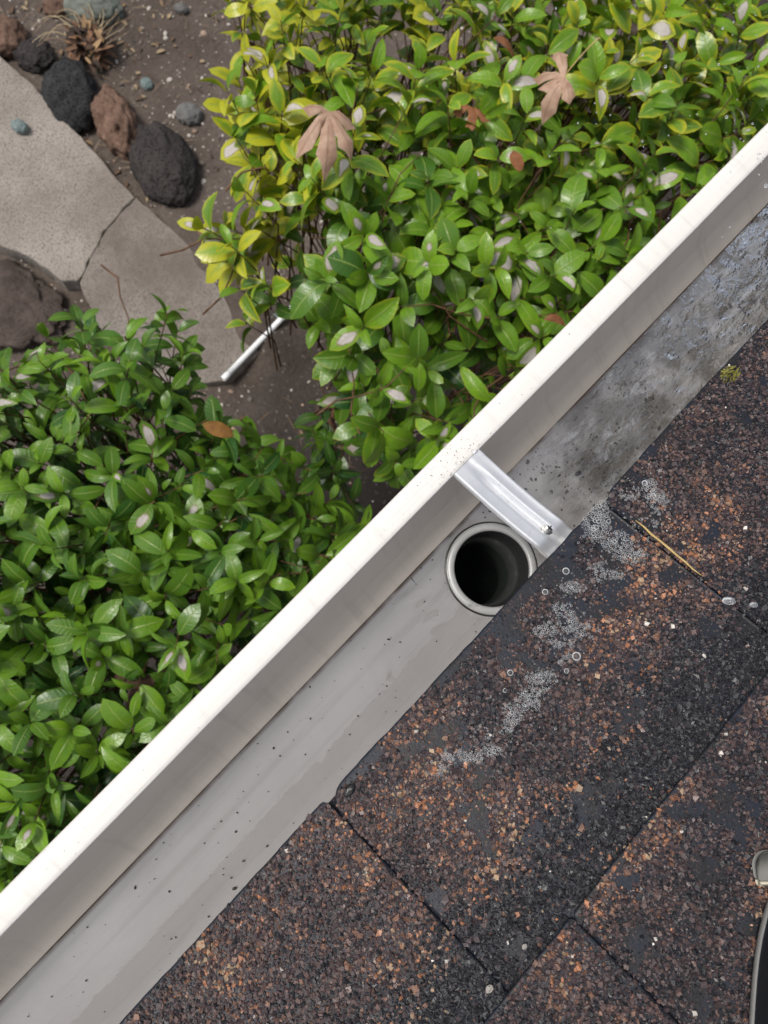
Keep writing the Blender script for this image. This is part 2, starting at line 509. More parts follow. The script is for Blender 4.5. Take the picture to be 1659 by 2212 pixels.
def mat_metal(name, base, rough, dirt=0.0, metal=1.0):
    t = NT(name); p = t.obco()
    n1 = t.noise(t.scaled(p, (1, 8, 1)), 60, 4); n2_ = t.noise(p, 130, 5, 0.7)
    c = t.mix(t.math('MULTIPLY', t.smooth(n2_, 0.55, 0.7), dirt), base, (0.12, 0.11, 0.10))
    r = t.math('ADD', rough, t.math('MULTIPLY', n1, 0.15))
    mt = t.math('MULTIPLY', t.math('SUBTRACT', 1, t.math('MULTIPLY', t.smooth(n2_, 0.55, 0.7), dirt)), metal)
    return t.done(t.bsdf(c, r, metal=mt, normal=t.bump(n1, 0.06, 0.001)))
M['alu'] = mat_metal('bare_aluminium', (0.88, 0.89, 0.91), 0.34, 0.2, 0.75)
M['outlet'] = mat_metal('dull_galvanised_metal', (0.39, 0.395, 0.395), 0.40, 0.6, 0.3)
M['spigot'] = mat_metal('shaded_wet_metal', (0.035, 0.038, 0.038), 0.4, 0.4, 0.1)  # darkened metal: shade inside the outlet hole put into its colour
M['pipe_inside'] = mat_metal('shaded_green_pipe', (0.02, 0.028, 0.026), 0.5, 0.3, 0.0)  # near black: shade down the pipe put into its colour
M['screw'] = mat_metal('screw_steel', (0.55, 0.54, 0.52), 0.35, 0.3)

def mat_water():
    t = NT('gutter_water'); p = t.pos()
    sx = t.n('ShaderNodeSeparateXYZ'); t.l(p, sx.inputs[0])
    tr = t.n('ShaderNodeBsdfTransparent'); tr.inputs[0].default_value = (0.93, 0.95, 0.98, 1)
    n1 = t.noise(t.scaled(p, (0.6, 1.4, 1)), 26, 5, 0.6)
    h = t.noise(t.scaled(p, (0.8, 1.5, 1)), 70, 3, 0.5)
    up = t.smooth(sx.outputs[0], 0.18, 0.32)
    bmp = t.n('ShaderNodeBump'); bmp.inputs['Distance'].default_value = 0.004
    t.l(h, bmp.inputs['Height']); t.l(t.math('ADD', 0.03, t.math('MULTIPLY', up, 0.9)), bmp.inputs['Strength'])
    gl = t.n('ShaderNodeBsdfGlossy'); gl.inputs[0].default_value = (1, 1, 1, 1); gl.inputs['Roughness'].default_value = 0.04
    t.l(bmp.outputs[0], gl.inputs['Normal'])
    fr = t.n('ShaderNodeFresnel'); fr.inputs[0].default_value = 1.42; t.l(bmp.outputs[0], fr.inputs['Normal'])
    silt = t.bsdf(t.ramp(n1, [(0.35, (0.13, 0.13, 0.13)), (0.65, (0.25, 0.26, 0.275))]), 0.25, normal=bmp.outputs[0])
    body = t.mixs(t.math('MULTIPLY', up, t.math('ADD', 0.10, t.math('MULTIPLY', t.smooth(n1, 0.42, 0.65), 0.35))), tr.outputs[0], silt)
    fz = t.noise(t.scaled(p, (0.7, 1.7, 1)), 38, 4, 0.7)
    sheen_smear = t.bsdf((0.40, 0.42, 0.45), 0.3, normal=bmp.outputs[0])
    body = t.mixs(t.math('MULTIPLY', t.math('MULTIPLY', t.smooth(fz, 0.52, 0.70), up), 0.55), body, sheen_smear)  # pale sky sheen on the upstream water, painted in as diffuse smears
    return t.done(t.mixs(t.math('MULTIPLY', fr.outputs[0], 2.4, clamp=True), body, gl.outputs[0]))
M['water'] = mat_water()

def mat_bubble(name, lo, hi, amt, base=0.06):
    t = NT(name)
    tr = t.n('ShaderNodeBsdfTransparent')
    lw = t.n('ShaderNodeFresnel'); lw.inputs[0].default_value = 1.33
    d = t.bsdf((0.82, 0.84, 0.86), 0.08, spec=0.6)
    f = t.math('MULTIPLY', t.smooth(lw.outputs[0], lo, hi), amt)
    return t.done(t.mixs(t.math('ADD', f, base), tr.outputs[0], d))
M['bubble'] = mat_bubble('soap_film', 0.022, 0.22, 0.75, 0.05)
M['foam'] = mat_bubble('soap_foam_film', 0.03, 0.35, 0.35, 0.03)
def mat_lamella():
    t = NT('soap_lamella')
    tr = t.n('ShaderNodeBsdfTransparent')
    return t.done(t.mixs(0.5, tr.outputs[0], t.bsdf((0.86, 0.88, 0.90), 0.25, spec=0.5)))
M['lamella'] = mat_lamella()
def mat_drop():
    t = NT('water_drop')
    tr = t.n('ShaderNodeBsdfTransparent')
    g = t.bsdf((0.75, 0.77, 0.8), 0.05, spec=0.8)
    fr = t.n('ShaderNodeFresnel'); fr.inputs[0].default_value = 1.6
    return t.done(t.mixs(t.math('ADD', t.math('MULTIPLY', fr.outputs[0], 0.9), 0.08, clamp=True), tr.outputs[0], g))
M['drop'] = mat_drop()

def mat_bitumen():
    t = NT('wet_bitumen'); p = t.pos()
    n1 = t.noise(p, 260, 5, 0.7); n2_ = t.noise(p, 35, 4)
    v = t.voro(p, 520); vc = t.voro(p, 520, out='Color')
    sep = t.n('ShaderNodeSeparateColor'); t.l(vc, sep.inputs[0])
    g = t.ramp(sep.outputs[0], [(0.0, (0.012, 0.013, 0.017)), (0.7, (0.022, 0.02, 0.024)), (0.95, (0.05, 0.034, 0.03)), (1.0, (0.1, 0.055, 0.04))])
    c = t.mix(t.smooth(v, 0.25, 0.5), g, (0.012, 0.013, 0.016))
    c = t.mix(t.smooth(n2_, 0.4, 0.6), c, (0.012, 0.016, 0.027))
    return t.done(t.bsdf(c, 0.45, spec=0.28, normal=t.bump(n1, 0.4, 0.0008)))
M['bitumen'] = mat_bitumen()

def mat_plain(name, c, rough, spec=0.5, bs=200, bstr=0.15, var=0.15):
    t = NT(name); p = t.obco()
    n1 = t.noise(p, 30, 4)
    cc = t.mix(t.math('MULTIPLY', n1, var * 2), c, tuple(x * 0.6 for x in c))
    return t.done(t.bsdf(cc, rough, spec=spec, normal=t.bump(t.noise(p, bs, 3), bstr, 0.001)))
M['pvc'] = mat_plain('white_pvc', (0.84, 0.86, 0.87), 0.35, var=0.1)
M['bucket'] = mat_plain('dark_bucket_plastic', (0.012, 0.015, 0.02), 0.35)
M['bucket_rim'] = mat_plain('grey_bucket_rim', (0.14, 0.138, 0.134), 0.5)
M['grip'] = mat_plain('grey_grip', (0.27, 0.265, 0.25), 0.5)
M['grip_end'] = mat_plain('cream_grip_end', (0.72, 0.66, 0.52), 0.5)
M['wood'] = mat_plain('painted_wood', (0.5, 0.47, 0.43), 0.6)
M['stucco'] = mat_plain('stucco', (0.45, 0.42, 0.38), 0.9, 0.2, 90, 0.5)
M['tar'] = mat_plain('black_sealant', (0.012, 0.012, 0.013), 0.35)
M['straw'] = mat_plain('golden_straw', (0.50, 0.36, 0.14), 0.5, bs=900, bstr=0.4, var=0.3)
M['moss'] = mat_plain('yellow_green_moss', (0.26, 0.25, 0.05), 0.8)

# ------------------------------------------------------------------ ground
def ground_h(x, y):
    return 0.06 * (n2(x * 1.3, y * 1.3, 3, 3) - 0.5) + 0.022 * (n2(x * 9, y * 9, 5, 3) - 0.5)
xs = np.concatenate([[-60, -20, -8, -4], np.arange(-2.4, 4.6, 0.03), [6, 10, 25, 60]])
ys = np.concatenate([[-60, -20, -8, -4], np.arange(-2.0, 3.6, 0.03), [5, 9, 25, 60]])
gx, gy = np.meshgrid(xs, ys, indexing='ij')
gz = ground_h(gx, gy)
bed = at(20, 640, 0.0)
for _px, _py, _h, _r in ((590, 745, 0.05, 0.12), (462, 560, 0.06, 0.12), (520, 640, 0.07, 0.10), (395, 492, 0.05, 0.07), (545, 710, 0.06, 0.09)):
    _c = at(_px, _py, 0.0)
    gz += _h * np.exp(-(((gx - _c[0]) / _r) ** 2 + ((gy - _c[1]) / _r) ** 2))
gz -= 0.06 * np.exp(-(((gx - bed[0]) / 0.35) ** 2 + ((gy - bed[1]) / 0.35) ** 2))
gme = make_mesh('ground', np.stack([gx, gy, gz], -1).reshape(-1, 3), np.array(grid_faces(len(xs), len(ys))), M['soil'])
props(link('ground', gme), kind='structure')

# concrete path: two slabs parted by a crack
path = props(empty('path', at(150, 400, 0.0)), kind='structure')
def slab(poly, ztop, thick, mat, jitter=0.004, seed=1):
    P = [at(x, y, ztop) for x, y in poly]
    out = []
    for i in range(len(P)):
        a, b = P[i], P[(i + 1) % len(P)]
        m = max(2, int(np.linalg.norm(b - a) / 0.03))
        for k in range(m):
            q = a + (b - a) * k / m
            q = q + np.array([random.uniform(-1, 1), random.uniform(-1, 1), 0]) * jitter
            out.append(q)
    out = np.array(out); n = len(out); cen = out.mean(0)
    rings = [(0.0, -thick), (0.0, -0.007), (0.002, -0.002), (0.006, 0.0)]
    V = []; F = []
    d = out - np.roll(out, 1, 0) + np.roll(out, -1, 0) - out
    nrm = np.stack([d[:, 1], -d[:, 0], 0 * d[:, 0]], -1); nrm /= np.linalg.norm(nrm, axis=1)[:, None] + 1e-9
    ar = np.sum(out[:, 0] * np.roll(out[:, 1], -1) - np.roll(out[:, 0], -1) * out[:, 1])
    if ar < 0: nrm = -nrm
    for ins, dz in rings:
        q = out - nrm * ins; q[:, 2] = ztop + dz
        V.append(q)
    F = grid_faces(len(rings), n, True)
    F.append(tuple(range((len(rings) - 1) * n, len(rings) * n)))
    return obj('slab', np.concatenate(V), F, mat, path, smooth=False)
crack = [(292, 424), (268, 450), (243, 478), (222, 503), (213, 525), (196, 552), (184, 580), (168, 608)]
slab([(-420, -330), (-150, -30), (0, 118), (60, 172), (112, 226), (165, 285), (210, 335), (255, 385)] + crack + [(135, 606), (105, 582), (60, 555), (0, 528), (-150, 440), (-420, 250)], 0.055, 0.14, M['concrete'])
slab([(x + 1.5, y + 0.8) for x, y in crack[::-1]] + [(330, 455), (400, 520), (470, 600), (535, 680), (560, 760), (500, 820), (330, 840), (220, 720)], 0.050, 0.14, M['concrete_dirty'], 0.004)

# gravel on the soil
def rocks_merge(pts, sizes, cols, sub=1, flat=0.6, seed=3):
    V0, F0 = ICO[sub]; r = np.random.default_rng(seed)
    n = len(pts); k = len(V0)
    base = []
    for q in range(12):
        base.append(V0 * (0.75 + 0.5 * noise3(V0 * 1.6 + q * 7.1, q)[:, None]))
    base = np.array(base)
    pick = r.integers(0, 12, n)
    v = base[pick]
    ang = r.uniform(0, 6.28, n); ca, sa = np.cos(ang), np.sin(ang)
    asp = r.uniform(0.65, 1.3, (n, 1))
    x = v[:, :, 0] * asp; y = v[:, :, 1] / asp; z = v[:, :, 2] * flat
    v = np.stack([x * ca[:, None] - y * sa[:, None], x * sa[:, None] + y * ca[:, None], z], -1) * np.asarray(sizes)[:, None, None]
    v = v + np.asarray(pts)[:, None, :]
    F = (F0[None] + (np.arange(n) * k)[:, None, None]).reshape(-1, 3)
    return v.reshape(-1, 3), F, np.repeat(np.asarray(cols), k, 0)
n = 2600
pts = np.zeros((n, 3)); r_ = rng
cand = []
while len(cand) < n:
    px, py = r_.uniform(-80, 1000), r_.uniform(-60, 1150)
    w = 0.25 + 0.75 * (n2(px / 90, py / 90, 9) > 0.55)
    # washed-out strip of pale gravel in the drip line below the eave
    if abs((px - 470) * 0.75 - (py - 640)) < 45 and 400 < px < 900: w = 1.0
    if px + 0 < 300 and py > 120 + px * 1.03 and py < 600: w *= 0.12
    if r_.random() < w: cand.append((px, py))
for i, (px, py) in enumerate(cand):
    p = at(px, py, 0.0); pts[i] = (p[0], p[1], float(ground_h(p[0], p[1])) + 0.002)
sz = np.exp(r_.normal(math.log(0.0042), 0.45, n))
tone = r_.choice(4, n, p=[0.45, 0.25, 0.2, 0.1])
pal = np.array([(0.20, 0.17, 0.145), (0.50, 0.46, 0.41), (0.12, 0.105, 0.095), (0.36, 0.26, 0.20)])
cols_ = pal[tone] * r_.uniform(0.75, 1.2, (n, 1))
v, f, c = rocks_merge(pts, sz, cols_, 1, 0.7)
props(link('gravel', make_mesh('gravel', v, f, M['gravel'], False, c)), 'pale and brown gravel scattered on the bare soil', 'gravel', kind='stuff')

# dry leaf litter on the soil
mx = Mix(); cs = []
def litter_piece(p0, d, L, w, cc):
    side = np.array([-d[1], d[0], 0.0]); V = []
    for i in range(4):
        s_ = i / 3; ww = w * math.sin(math.pi * (0.12 + 0.8 * s_))
        c_ = p0 + d * L * s_ + np.array([0, 0, 0.3 * L * s_ * (1 - s_)])
        V += [c_ - side * ww + np.array([0, 0, ww * 0.4]), c_, c_ + side * ww + np.array([0, 0, ww * 0.4])]
    return np.array(V), [(i * 3 + j, i * 3 + j + 1, i * 3 + j + 4, i * 3 + j + 3) for i in range(3) for j in range(2)], np.tile(cc, (12, 1))
for i in range(330):
    px, py = random.choice(((random.uniform(0, 480), random.uniform(0, 120 + 0)), (random.gauss(260, 90), random.gauss(240, 110)), (random.uniform(400, 820), random.uniform(560, 1050)), (random.uniform(60, 330), random.uniform(90, 420))))
    p = at(px, py, 0.02); a = random.uniform(0, 6.28)
    thin = random.random() < 0.6
    v, f, c = litter_piece(np.array([p[0], p[1], float(ground_h(p[0], p[1])) + 0.004]), np.array([math.cos(a), math.sin(a), random.uniform(0, 0.15)]), random.uniform(0.03, 0.09) if thin else random.uniform(0.015, 0.04), 0.0012 if thin else random.uniform(0.004, 0.009),
                           random.choice([(0.22, 0.15, 0.09), (0.12, 0.075, 0.05), (0.32, 0.24, 0.15), (0.07, 0.05, 0.04)]))
    mx.add(v, f); cs.append(c)
props(link('leaf_litter', make_mesh('leaf_litter', mx.verts(), mx.f, M['dry'], True, np.concatenate(cs))), 'dry brown leaf litter and straws scattered on the soil', 'litter', kind='stuff')

# stones beside the path
def stone(name, label, px, py, rx, ry, rz, ang, mat, seed, cat='stone', amp=0.28, sink=0.62, freq=1.3, group=None, base=0.0):
    V0, F0 = ICO[4]
    d = 0.5 + 0.5 * fbm(V0 * freq + seed * 3.7, seed, 3)
    v = V0 * (1 - amp + 2 * amp * (d - 0.5)[:, None] + amp * 0.5)
    v = v + V0 * (0.36 if amp < 0.3 else 0.50) * (fbm(V0 * 3.5 + seed, seed + 9, 4)[:, None] - 0.5)
    v = v * np.array([rx, ry, rz])
    # angle is measured in the picture plane: turn it into world
    e0 = at(px, py, base + 0.05); e1 = at(px + math.cos(ang) * 10, py + math.sin(ang) * 10, base + 0.05) - e0
    a = math.atan2(e1[1], e1[0]); ca, sa = math.cos(a), math.sin(a)
    v = np.stack([v[:, 0] * ca - v[:, 1] * sa, v[:, 0] * sa + v[:, 1] * ca, v[:, 2]], -1)
    v += np.array([e0[0], e0[1], base + rz * (1 - sink)])
    o = obj(name, v, F0, mat)
    return props(o, label, cat, group)
stone('lava_rock', 'rounded black lava rock at the concrete path edge beside the dry plant', 152, 200, 0.112, 0.150, 0.09, 1.25 - 1.57 + 0.2, M['lava'], 3)
stone('stone', 'reddish brown rough stone between two black lava rocks', 252, 262, 0.085, 0.155, 0.09, -0.25, M['redrock'], 5, amp=0.4)
stone('lava_rock', 'large black lava rock half hidden under yellow edged leaves', 352, 352, 0.125, 0.185, 0.09, -0.3, M['lava2'], 8, amp=0.2)
stone('lava_rock', 'small knobbly dark lava rock beyond the corner of the path', 70, 108, 0.08, 0.065, 0.05, 0.2, M['lava2'], 12, amp=0.5)
stone('stone', 'flat smooth grey stone lying alone on bare soil', 405, 232, 0.052, 0.05, 0.03, 0.3, M['greyrock'], 14)
stone('stone', 'broad grey green stone behind the dry plant', 195, 8, 0.125, 0.075, 0.06, 0.1, M['greenrock'], 17)
stone('stone', 'tan stone beside the broad grey green stone', 118, 0, 0.06, 0.05, 0.04, 0.1, M['redrock'], 19)
stone('pebble', 'small blue grey pebble lying on the concrete path', 36, 262, 0.033, 0.027, 0.022, 0.4, M['bluerock'], 21, 'pebble', sink=0.1, base=0.055)
stone('pebble', 'pale turquoise pebble on the soil near the dry plant', 312, 166, 0.028, 0.024, 0.02, 1.0, M['bluerock'], 22, 'pebble')
stone('stone', 'dark reddish stone at the far corner of the bed', 2, 70, 0.09, 0.09, 0.06, 0.1, M['redrock'], 26)
stone('stone', 'broad low dark stone at the soil edge beside the dark green shrub', 5, 650, 0.22, 0.16, 0.04, 0.5, M['brownrock'], 31, amp=0.45, sink=0.75)
stone('pebble', 'dark blue grey pebble beside the yellow leaves', 388, 2, 0.03, 0.022, 0.02, 0.2, M['greyrock'], 33, 'pebble')
stone('stone', 'low brown stone beside the large black lava rock', 432, 512, 0.075, 0.06, 0.035, 0.6, M['redrock'], 36)

# withered plant
def blade(p0, d, L, w, bend, colr, seg=5):
    d = np.array(d) / np.linalg.norm(d)
    side = np.cross(d, [0, 0, 1.0]); side /= np.linalg.norm(side) + 1e-6
    V = []
    for i in range(seg + 1):
        s = i / seg
        c = np.array(p0) + d * L * s + np.array([0, 0, -bend * L * s * s])
        ww = w * math.sin(math.pi * min(0.98, 0.15 + 0.85 * s)) ** 0.7
        V += [c - side * ww + np.array([0, 0, ww * 0.5]), c, c + side * ww + np.array([0, 0, ww * 0.5])]
    F = []
    for i in range(seg):
        for j in range(2):
            a = i * 3 + j; F.append((a, a + 1, a + 4, a + 3))
    return np.array(V), F, np.tile(colr, (len(V), 1))
dp = at(200, 118, 0.0)
plant = props(empty('withered_plant', (dp[0], dp[1], 0.0)), 'withered brown plant with curled dry leaves beside black lava rock', 'plant')
mx = Mix(); cs = []
for i in range(150):
    a = random.uniform(0, 6.28); el = random.uniform(-0.2, 1.1); L = random.uniform(0.03, 0.075)
    rr = 0.07 * math.sqrt(random.random()); aa = random.uniform(0, 6.28)
    cc = random.choice([(0.16, 0.09, 0.055), (0.075, 0.045, 0.032), (0.34, 0.22, 0.12), (0.045, 0.032, 0.026), (0.22, 0.12, 0.07)])
    v, f, c = blade(dp + np.array([rr * math.cos(aa), rr * math.sin(aa), random.uniform(0.02, 0.10)]), (math.cos(a) * math.cos(el), math.sin(a) * math.cos(el), math.sin(el)), L, random.uniform(0.006, 0.014), random.uniform(-0.2, 1.0), cc)
    mx.add(v, f); cs.append(c)
props(obj('dry_leaves', mx.verts(), mx.f, M['dry'], plant, colors=np.concatenate(cs)), kind='stuff')
mx = Mix(); cs = []
for i in range(26):
    a = random.uniform(-0.9, 2.2); L = random.uniform(0.12, 0.28)
    p0 = dp + np.array([random.uniform(-.04, .04), random.uniform(-.04, .04), 0.02])
    q = [p0 + np.array([math.cos(a + 0.5 * s * s) * L * s, math.sin(a + 0.5 * s * s) * L * s, 0.07 * math.sin(s * 3.0)]) for s in np.linspace(0, 1, 7)]
    v, f = tube(q, np.linspace(0.0028, 0.0012, 7), 5)
    mx.add(v, f); cs.append(np.tile(random.choice([(0.33, 0.25, 0.16), (0.24, 0.17, 0.11), (0.42, 0.34, 0.22)]), (len(v), 1)))
obj('dry_stems', mx.verts(), mx.f, M['dry'], plant, colors=np.concatenate(cs))

# white pipe on the ground
pa, pb = at(484, 817, 0.072), at(640, 655, 0.072)
pd = (pb - pa) / np.linalg.norm(pb - pa)
pvc = props(empty('white_pipe', (pa[0], pa[1], 0.058)), 'short white plastic pipe lying on the soil between the two shrubs', 'pipe')
v, f = tube([pa + pd * s for s in (0.02, 0.1, 0.25, 0.45)], 0.0115, 16)
obj('tube', v, f, M['pvc'], pvc)
v, f = tube([pa + pd * s for s in (-0.006, -0.004, 0.022, 0.024)], [0.0105, 0.0130, 0.0130, 0.0118], 16)
obj('end_cap', v, f, M['pvc'], pvc)
stone('stone', 'blue grey stone at the end of the white pipe', 590, 690, 0.05, 0.06, 0.04, 0.6, M['bluerock'], 41, amp=0.3)

# ------------------------------------------------------------------ shrubs
def leaf_geo(width, fold, curl, twist, tip):
    nv, nu = 6, 4
    V = []; UV = []
    for i in range(nv + 1):
        s = i / nv
        w = (max(s - 0.04, 0) ** 0.62) * ((1 - s) ** tip) if 0 < i < nv else 0.0
        w = w / 0.405 * width * 0.5 if i else 0.012
        if i == 0: w = 0.014
        if i == nv: w = 0.006
        for j in range(nu + 1):
            u = -1 + 2 * j / nu
            x = u * w; z = abs(u) * w * fold - (u * u) * w * 0.15
            z += -curl * s * s + 0.10 * math.sin(s * 3.14) - twist * u * w * s
            V.append((x, s, z)); UV.append(((u + 1) / 2, s))
    return np.array(V), np.array(UV)
LEAF_F = np.array(grid_faces(7, 5))[:, ::-1]
LEAVES = [leaf_geo(*a) for a in ((0.40, 0.55, 0.42, 0.5, 0.70), (0.50, 0.08, -0.10, -0.4, 0.62), (0.46, 0.60, 0.05, 0.2, 0.74), (0.53, 0.20, 0.45, -0.3, 0.56), (0.47, 0.30, 0.18, 0.1, 0.66), (0.52, 0.18, 0.10, -0.2, 0.58), (0.44, 0.40, 0.26, 0.0, 0.72), (0.54, 0.25, 0.30, 0.3, 0.60), (0.46, 0.12, 0.16, -0.1, 0.66), (0.50, 0.34, 0.02, 0.15, 0.68))]
LEAF_ME = [make_mesh('leaf', v, LEAF_F, M['leaf_o'], True, uvs=uv) for v, uv in LEAVES]

def inside(poly, x, y):
    r = False; j = len(poly) - 1
    for i in range(len(poly)):
        xi, yi = poly[i]; xj, yj = poly[j]
        if (yi > y) != (yj > y) and x < (xj - xi) * (y - yi) / (yj - yi) + xi: r = not r
        j = i
    return r
def edge_dist(poly, x, y):
    P = np.array(poly); Q = np.roll(P, -1, 0); d = Q - P
    t = np.clip(((x - P[:, 0]) * d[:, 0] + (y - P[:, 1]) * d[:, 1]) / (d ** 2).sum(1), 0, 1)
    return np.sqrt(((P + d * t[:, None] - [x, y]) ** 2).sum(1)).min()

def shrub(name, label, outline, ztop, spacing, base_px, style, seed):
    rd = random.Random(seed)
    poly = [tuple(at(x, y, ztop)[:2]) for x, y in outline]
    base = at(*base_px, 0.0)
    root = props(empty(name, (base[0], base[1], 0.0)), label, 'shrub', 'leafy shrubs below the gutter')
    xs_ = [p[0] for p in poly]; ys_ = [p[1] for p in poly]
    cx, cy = np.mean(xs_), np.mean(ys_)
    leaves = []      # (matrix4, variant, rgb, layer)
    stems = Mix()
    for layer, (sp, drop0, drop1, inset) in enumerate(((spacing, 0.0, 0.07, 0.012), (spacing * 0.85, 0.07, 0.16, 0.015), (spacing * 0.9, 0.15, 0.28, 0.03), (spacing * 1.1, 0.26, 0.5, 0.06))):
        pts = []
        tries = int(3.2 * (max(xs_) - min(xs_)) * (max(ys_) - min(ys_)) / sp ** 2)
        cell = {}
        for _ in range(tries):
            x, y = rd.uniform(min(xs_), max(xs_)), rd.uniform(min(ys_), max(ys_))
            if not inside(poly, x, y): continue
            e = edge_dist(poly, x, y)
            if e < inset: continue
            if layer < 3 and style['gap'](x, y): continue
            k = (int(x / sp), int(y / sp))
            if any((x - a) ** 2 + (y - b) ** 2 < sp * sp for i in (-1, 0, 1) for j in (-1, 0, 1) for a, b in cell.get((k[0] + i, k[1] + j), ())): continue
            cell.setdefault(k, []).append((x, y)); pts.append((x, y, e))
        for x, y, e in pts:
            q = min(1.0, e / 0.26)
            z = ztop + style['rise'](x, y) - 0.14 * (1 - q) ** 2 - rd.uniform(drop0, drop1) + 0.10 * (float(n2(x * 5, y * 5, seed)) - 0.5)
            # shoot axis: upward, leaning outward near the edge
            lean = 0.25 + 0.55 * (1 - q)
            ox, oy = x - cx, y - cy; on = math.hypot(ox, oy) + 1e-6
            ax = np.array([ox / on * lean + rd.gauss(0, 0.30), oy / on * lean + rd.gauss(0, 0.30), 1.0]) + np.array(style['lean'])
            ax /= np.linalg.norm(ax)
            tip = np.array([x, y, z])
            # stem
            d2 = tip - ax * rd.uniform(0.10, 0.15)
            d3 = d2 + np.array([(cx - x) * 0.10 + rd.gauss(0, .03), (cy - y) * 0.10 + rd.gauss(0, .03), -rd.uniform(0.16, 0.32)])
            v, f = tube([tip + ax * 0.004, tip - ax * 0.05, d2, d3], [0.0009, 0.0014, 0.0019, 0.003], 5, False)
            stems.add(v, f)
            # opposite pairs of leaves
            ref = np.array([1.0, 0.0, 0.0]) if abs(ax[0]) < 0.8 else np.array([0, 1.0, 0])
            b1 = np.cross(ax, ref); b1 /= np.linalg.norm(b1); b2 = np.cross(ax, b1)
            ph0 = rd.uniform(0, 6.28)
            npair = rd.choice((2, 3, 3, 4)) if layer == 0 else rd.choice((2, 3))
            yb = style['yellow'](x, y); sb = style['spot'](x, y)
            shoot_tone = min(1, max(0, style['tone'] + rd.gauss(0, 0.16)))
            for pr in range(npair):
                for s in (0, 1):
                    if rd.random() < 0.08: continue
                    ph = ph0 + pr * 1.5708 + s * 3.1416 + rd.gauss(0, 0.25)
                    rad = b1 * math.cos(ph) + b2 * math.sin(ph)
                    an = math.radians((48, 72, 88, 98)[pr] + rd.gauss(0, 12))
                    ld = ax * math.cos(an) + rad * math.sin(an)
                    ld /= np.linalg.norm(ld)
                    nr = ax - ld * (ax @ ld); nr /= np.linalg.norm(nr)
                    sd_ = np.cross(ld, nr)
                    rl = rd.gauss(0, 0.3)
                    nr2 = nr * math.cos(rl) + sd_ * math.sin(rl); sd2 = np.cross(ld, nr2)
                    L = style['size'] * (0.72, 0.98, 1.0, 0.92)[pr] * rd.choice((0.62, 0.8, 0.9, 1.0, 1.05, 1.15)) * rd.uniform(0.92, 1.08)
                    org = tip - ax * (0.004 + 0.020 * pr) + rad * 0.002
                    wf = rd.uniform(0.86, 1.15) * style['wide']
                    mt = np.eye(4); mt[:3, 0] = sd2 * L * wf; mt[:3, 1] = ld * L; mt[:3, 2] = nr2 * L; mt[:3, 3] = org
                    yel = max(0.0, min(1.0, yb * rd.uniform(0.3, 1.5)))
                    spot = rd.uniform(0.4, 1.0) if rd.random() < sb * (1.0 if layer == 0 else 0.35) and nr2[2] > 0.35 else 0.0
                    tone = min(1, max(0, shoot_tone + rd.gauss(0, 0.15) + (0.14 if pr == 0 else 0) - 0.15 * layer))  # lower layers darker: shade inside the crown put into the leaf tone
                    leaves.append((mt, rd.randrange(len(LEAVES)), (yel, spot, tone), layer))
    # the 300 leaves that show largest become parts of their own
    cen = np.array([m[:3, 3] + m[:3, 1] * 0.5 for m, *_ in leaves])
    X_, Y_, D_ = project(cen)
    vis = (X_ > 5) & (X_ < 1654) & (Y_ > 5) & (Y_ < 2207) & (Y_ < 1930 - 1.0036 * X_ - 25)
    face = np.array([abs(m[:3, 2] @ (CAM - c)) / np.linalg.norm(m[:3, 2]) / np.linalg.norm(CAM - c) for (m, *_), c in zip(leaves, cen)])
    score = np.where(vis, face * np.array([np.linalg.norm(m[:3, 1]) for m, *_ in leaves]) ** 2 / D_ ** 2 * np.array([1.0 if l[3] == 0 else 0.05 for l in leaves]), -1)
    order = np.argsort(-score)
    chosen = set(int(i) for i in order[:300] if score[i] > 0)
    b = Vector((base[0], base[1], 0.0))
    for i in chosen:
        mt, k, rgb, _ = leaves[i]
        o = bpy.data.objects.new('leaf', LEAF_ME[k]); col.objects.link(o)
        m4 = Matrix(mt.tolist())
        m4.translation = m4.translation - b
        o.parent = root
        o.matrix_local = m4
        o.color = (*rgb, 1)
    Vs = []; Fs = []; Us = []; Cs = []; off = 0
    for i, (mt, k, rgb, _) in enumerate(leaves):
        if i in chosen: continue
        v, uv = LEAVES[k]
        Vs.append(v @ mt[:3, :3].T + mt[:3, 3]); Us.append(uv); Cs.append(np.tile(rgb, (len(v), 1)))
        Fs.append(LEAF_F + off); off += len(v)
    if Vs:
      fo = obj('foliage', np.concatenate(Vs), np.concatenate(Fs), M['leaf_s'], root, uvs=np.concatenate(Us), colors=np.concatenate(Cs))
      props(fo, kind='stuff')
    # dead twigs inside
    for _ in range(style['twigs']):
        x, y = rd.uniform(min(xs_), max(xs_)), rd.uniform(min(ys_), max(ys_))
        if not inside(poly, x, y) or edge_dist(poly, x, y) < 0.05: continue
        p = np.array([x, y, ztop - rd.uniform(0.05, 0.3)]); a = rd.uniform(0, 6.28)
        q = [p]
        for k in range(4):
            a += rd.gauss(0, 0.35)
            q.append(q[-1] + np.array([math.cos(a), math.sin(a), rd.uniform(-0.7, 0.1)]) * 0.05)
        v, f = tube(q, np.linspace(0.0011, 0.0026, 5), 5, False); stems.add(v, f)
    # branches from the root to the crown
    for k in range(style['limbs']):
        while True:
            x, y = rd.uniform(min(xs_), max(xs_)), rd.uniform(min(ys_), max(ys_))
            if inside(poly, x, y): break
        e = np.array([x, y, ztop - 0.35]); q = []
        for s in np.linspace(0, 1, 7):
            m = base * (1 - s) + e * s; m[2] = (ztop - 0.35) * s ** 0.8
            q.append(m + np.array([rd.gauss(0, .012), rd.gauss(0, .012), 0]))
        v, f = tube(q, np.linspace(0.013, 0.004, 7), 7, False); stems.add(v, f)
    obj('branches', stems.verts(), stems.f, M['bark'], root)
    return root

def px_of(x, y, z):
    a, b, _ = project(np.array([x, y, z])); return float(a), float(b)

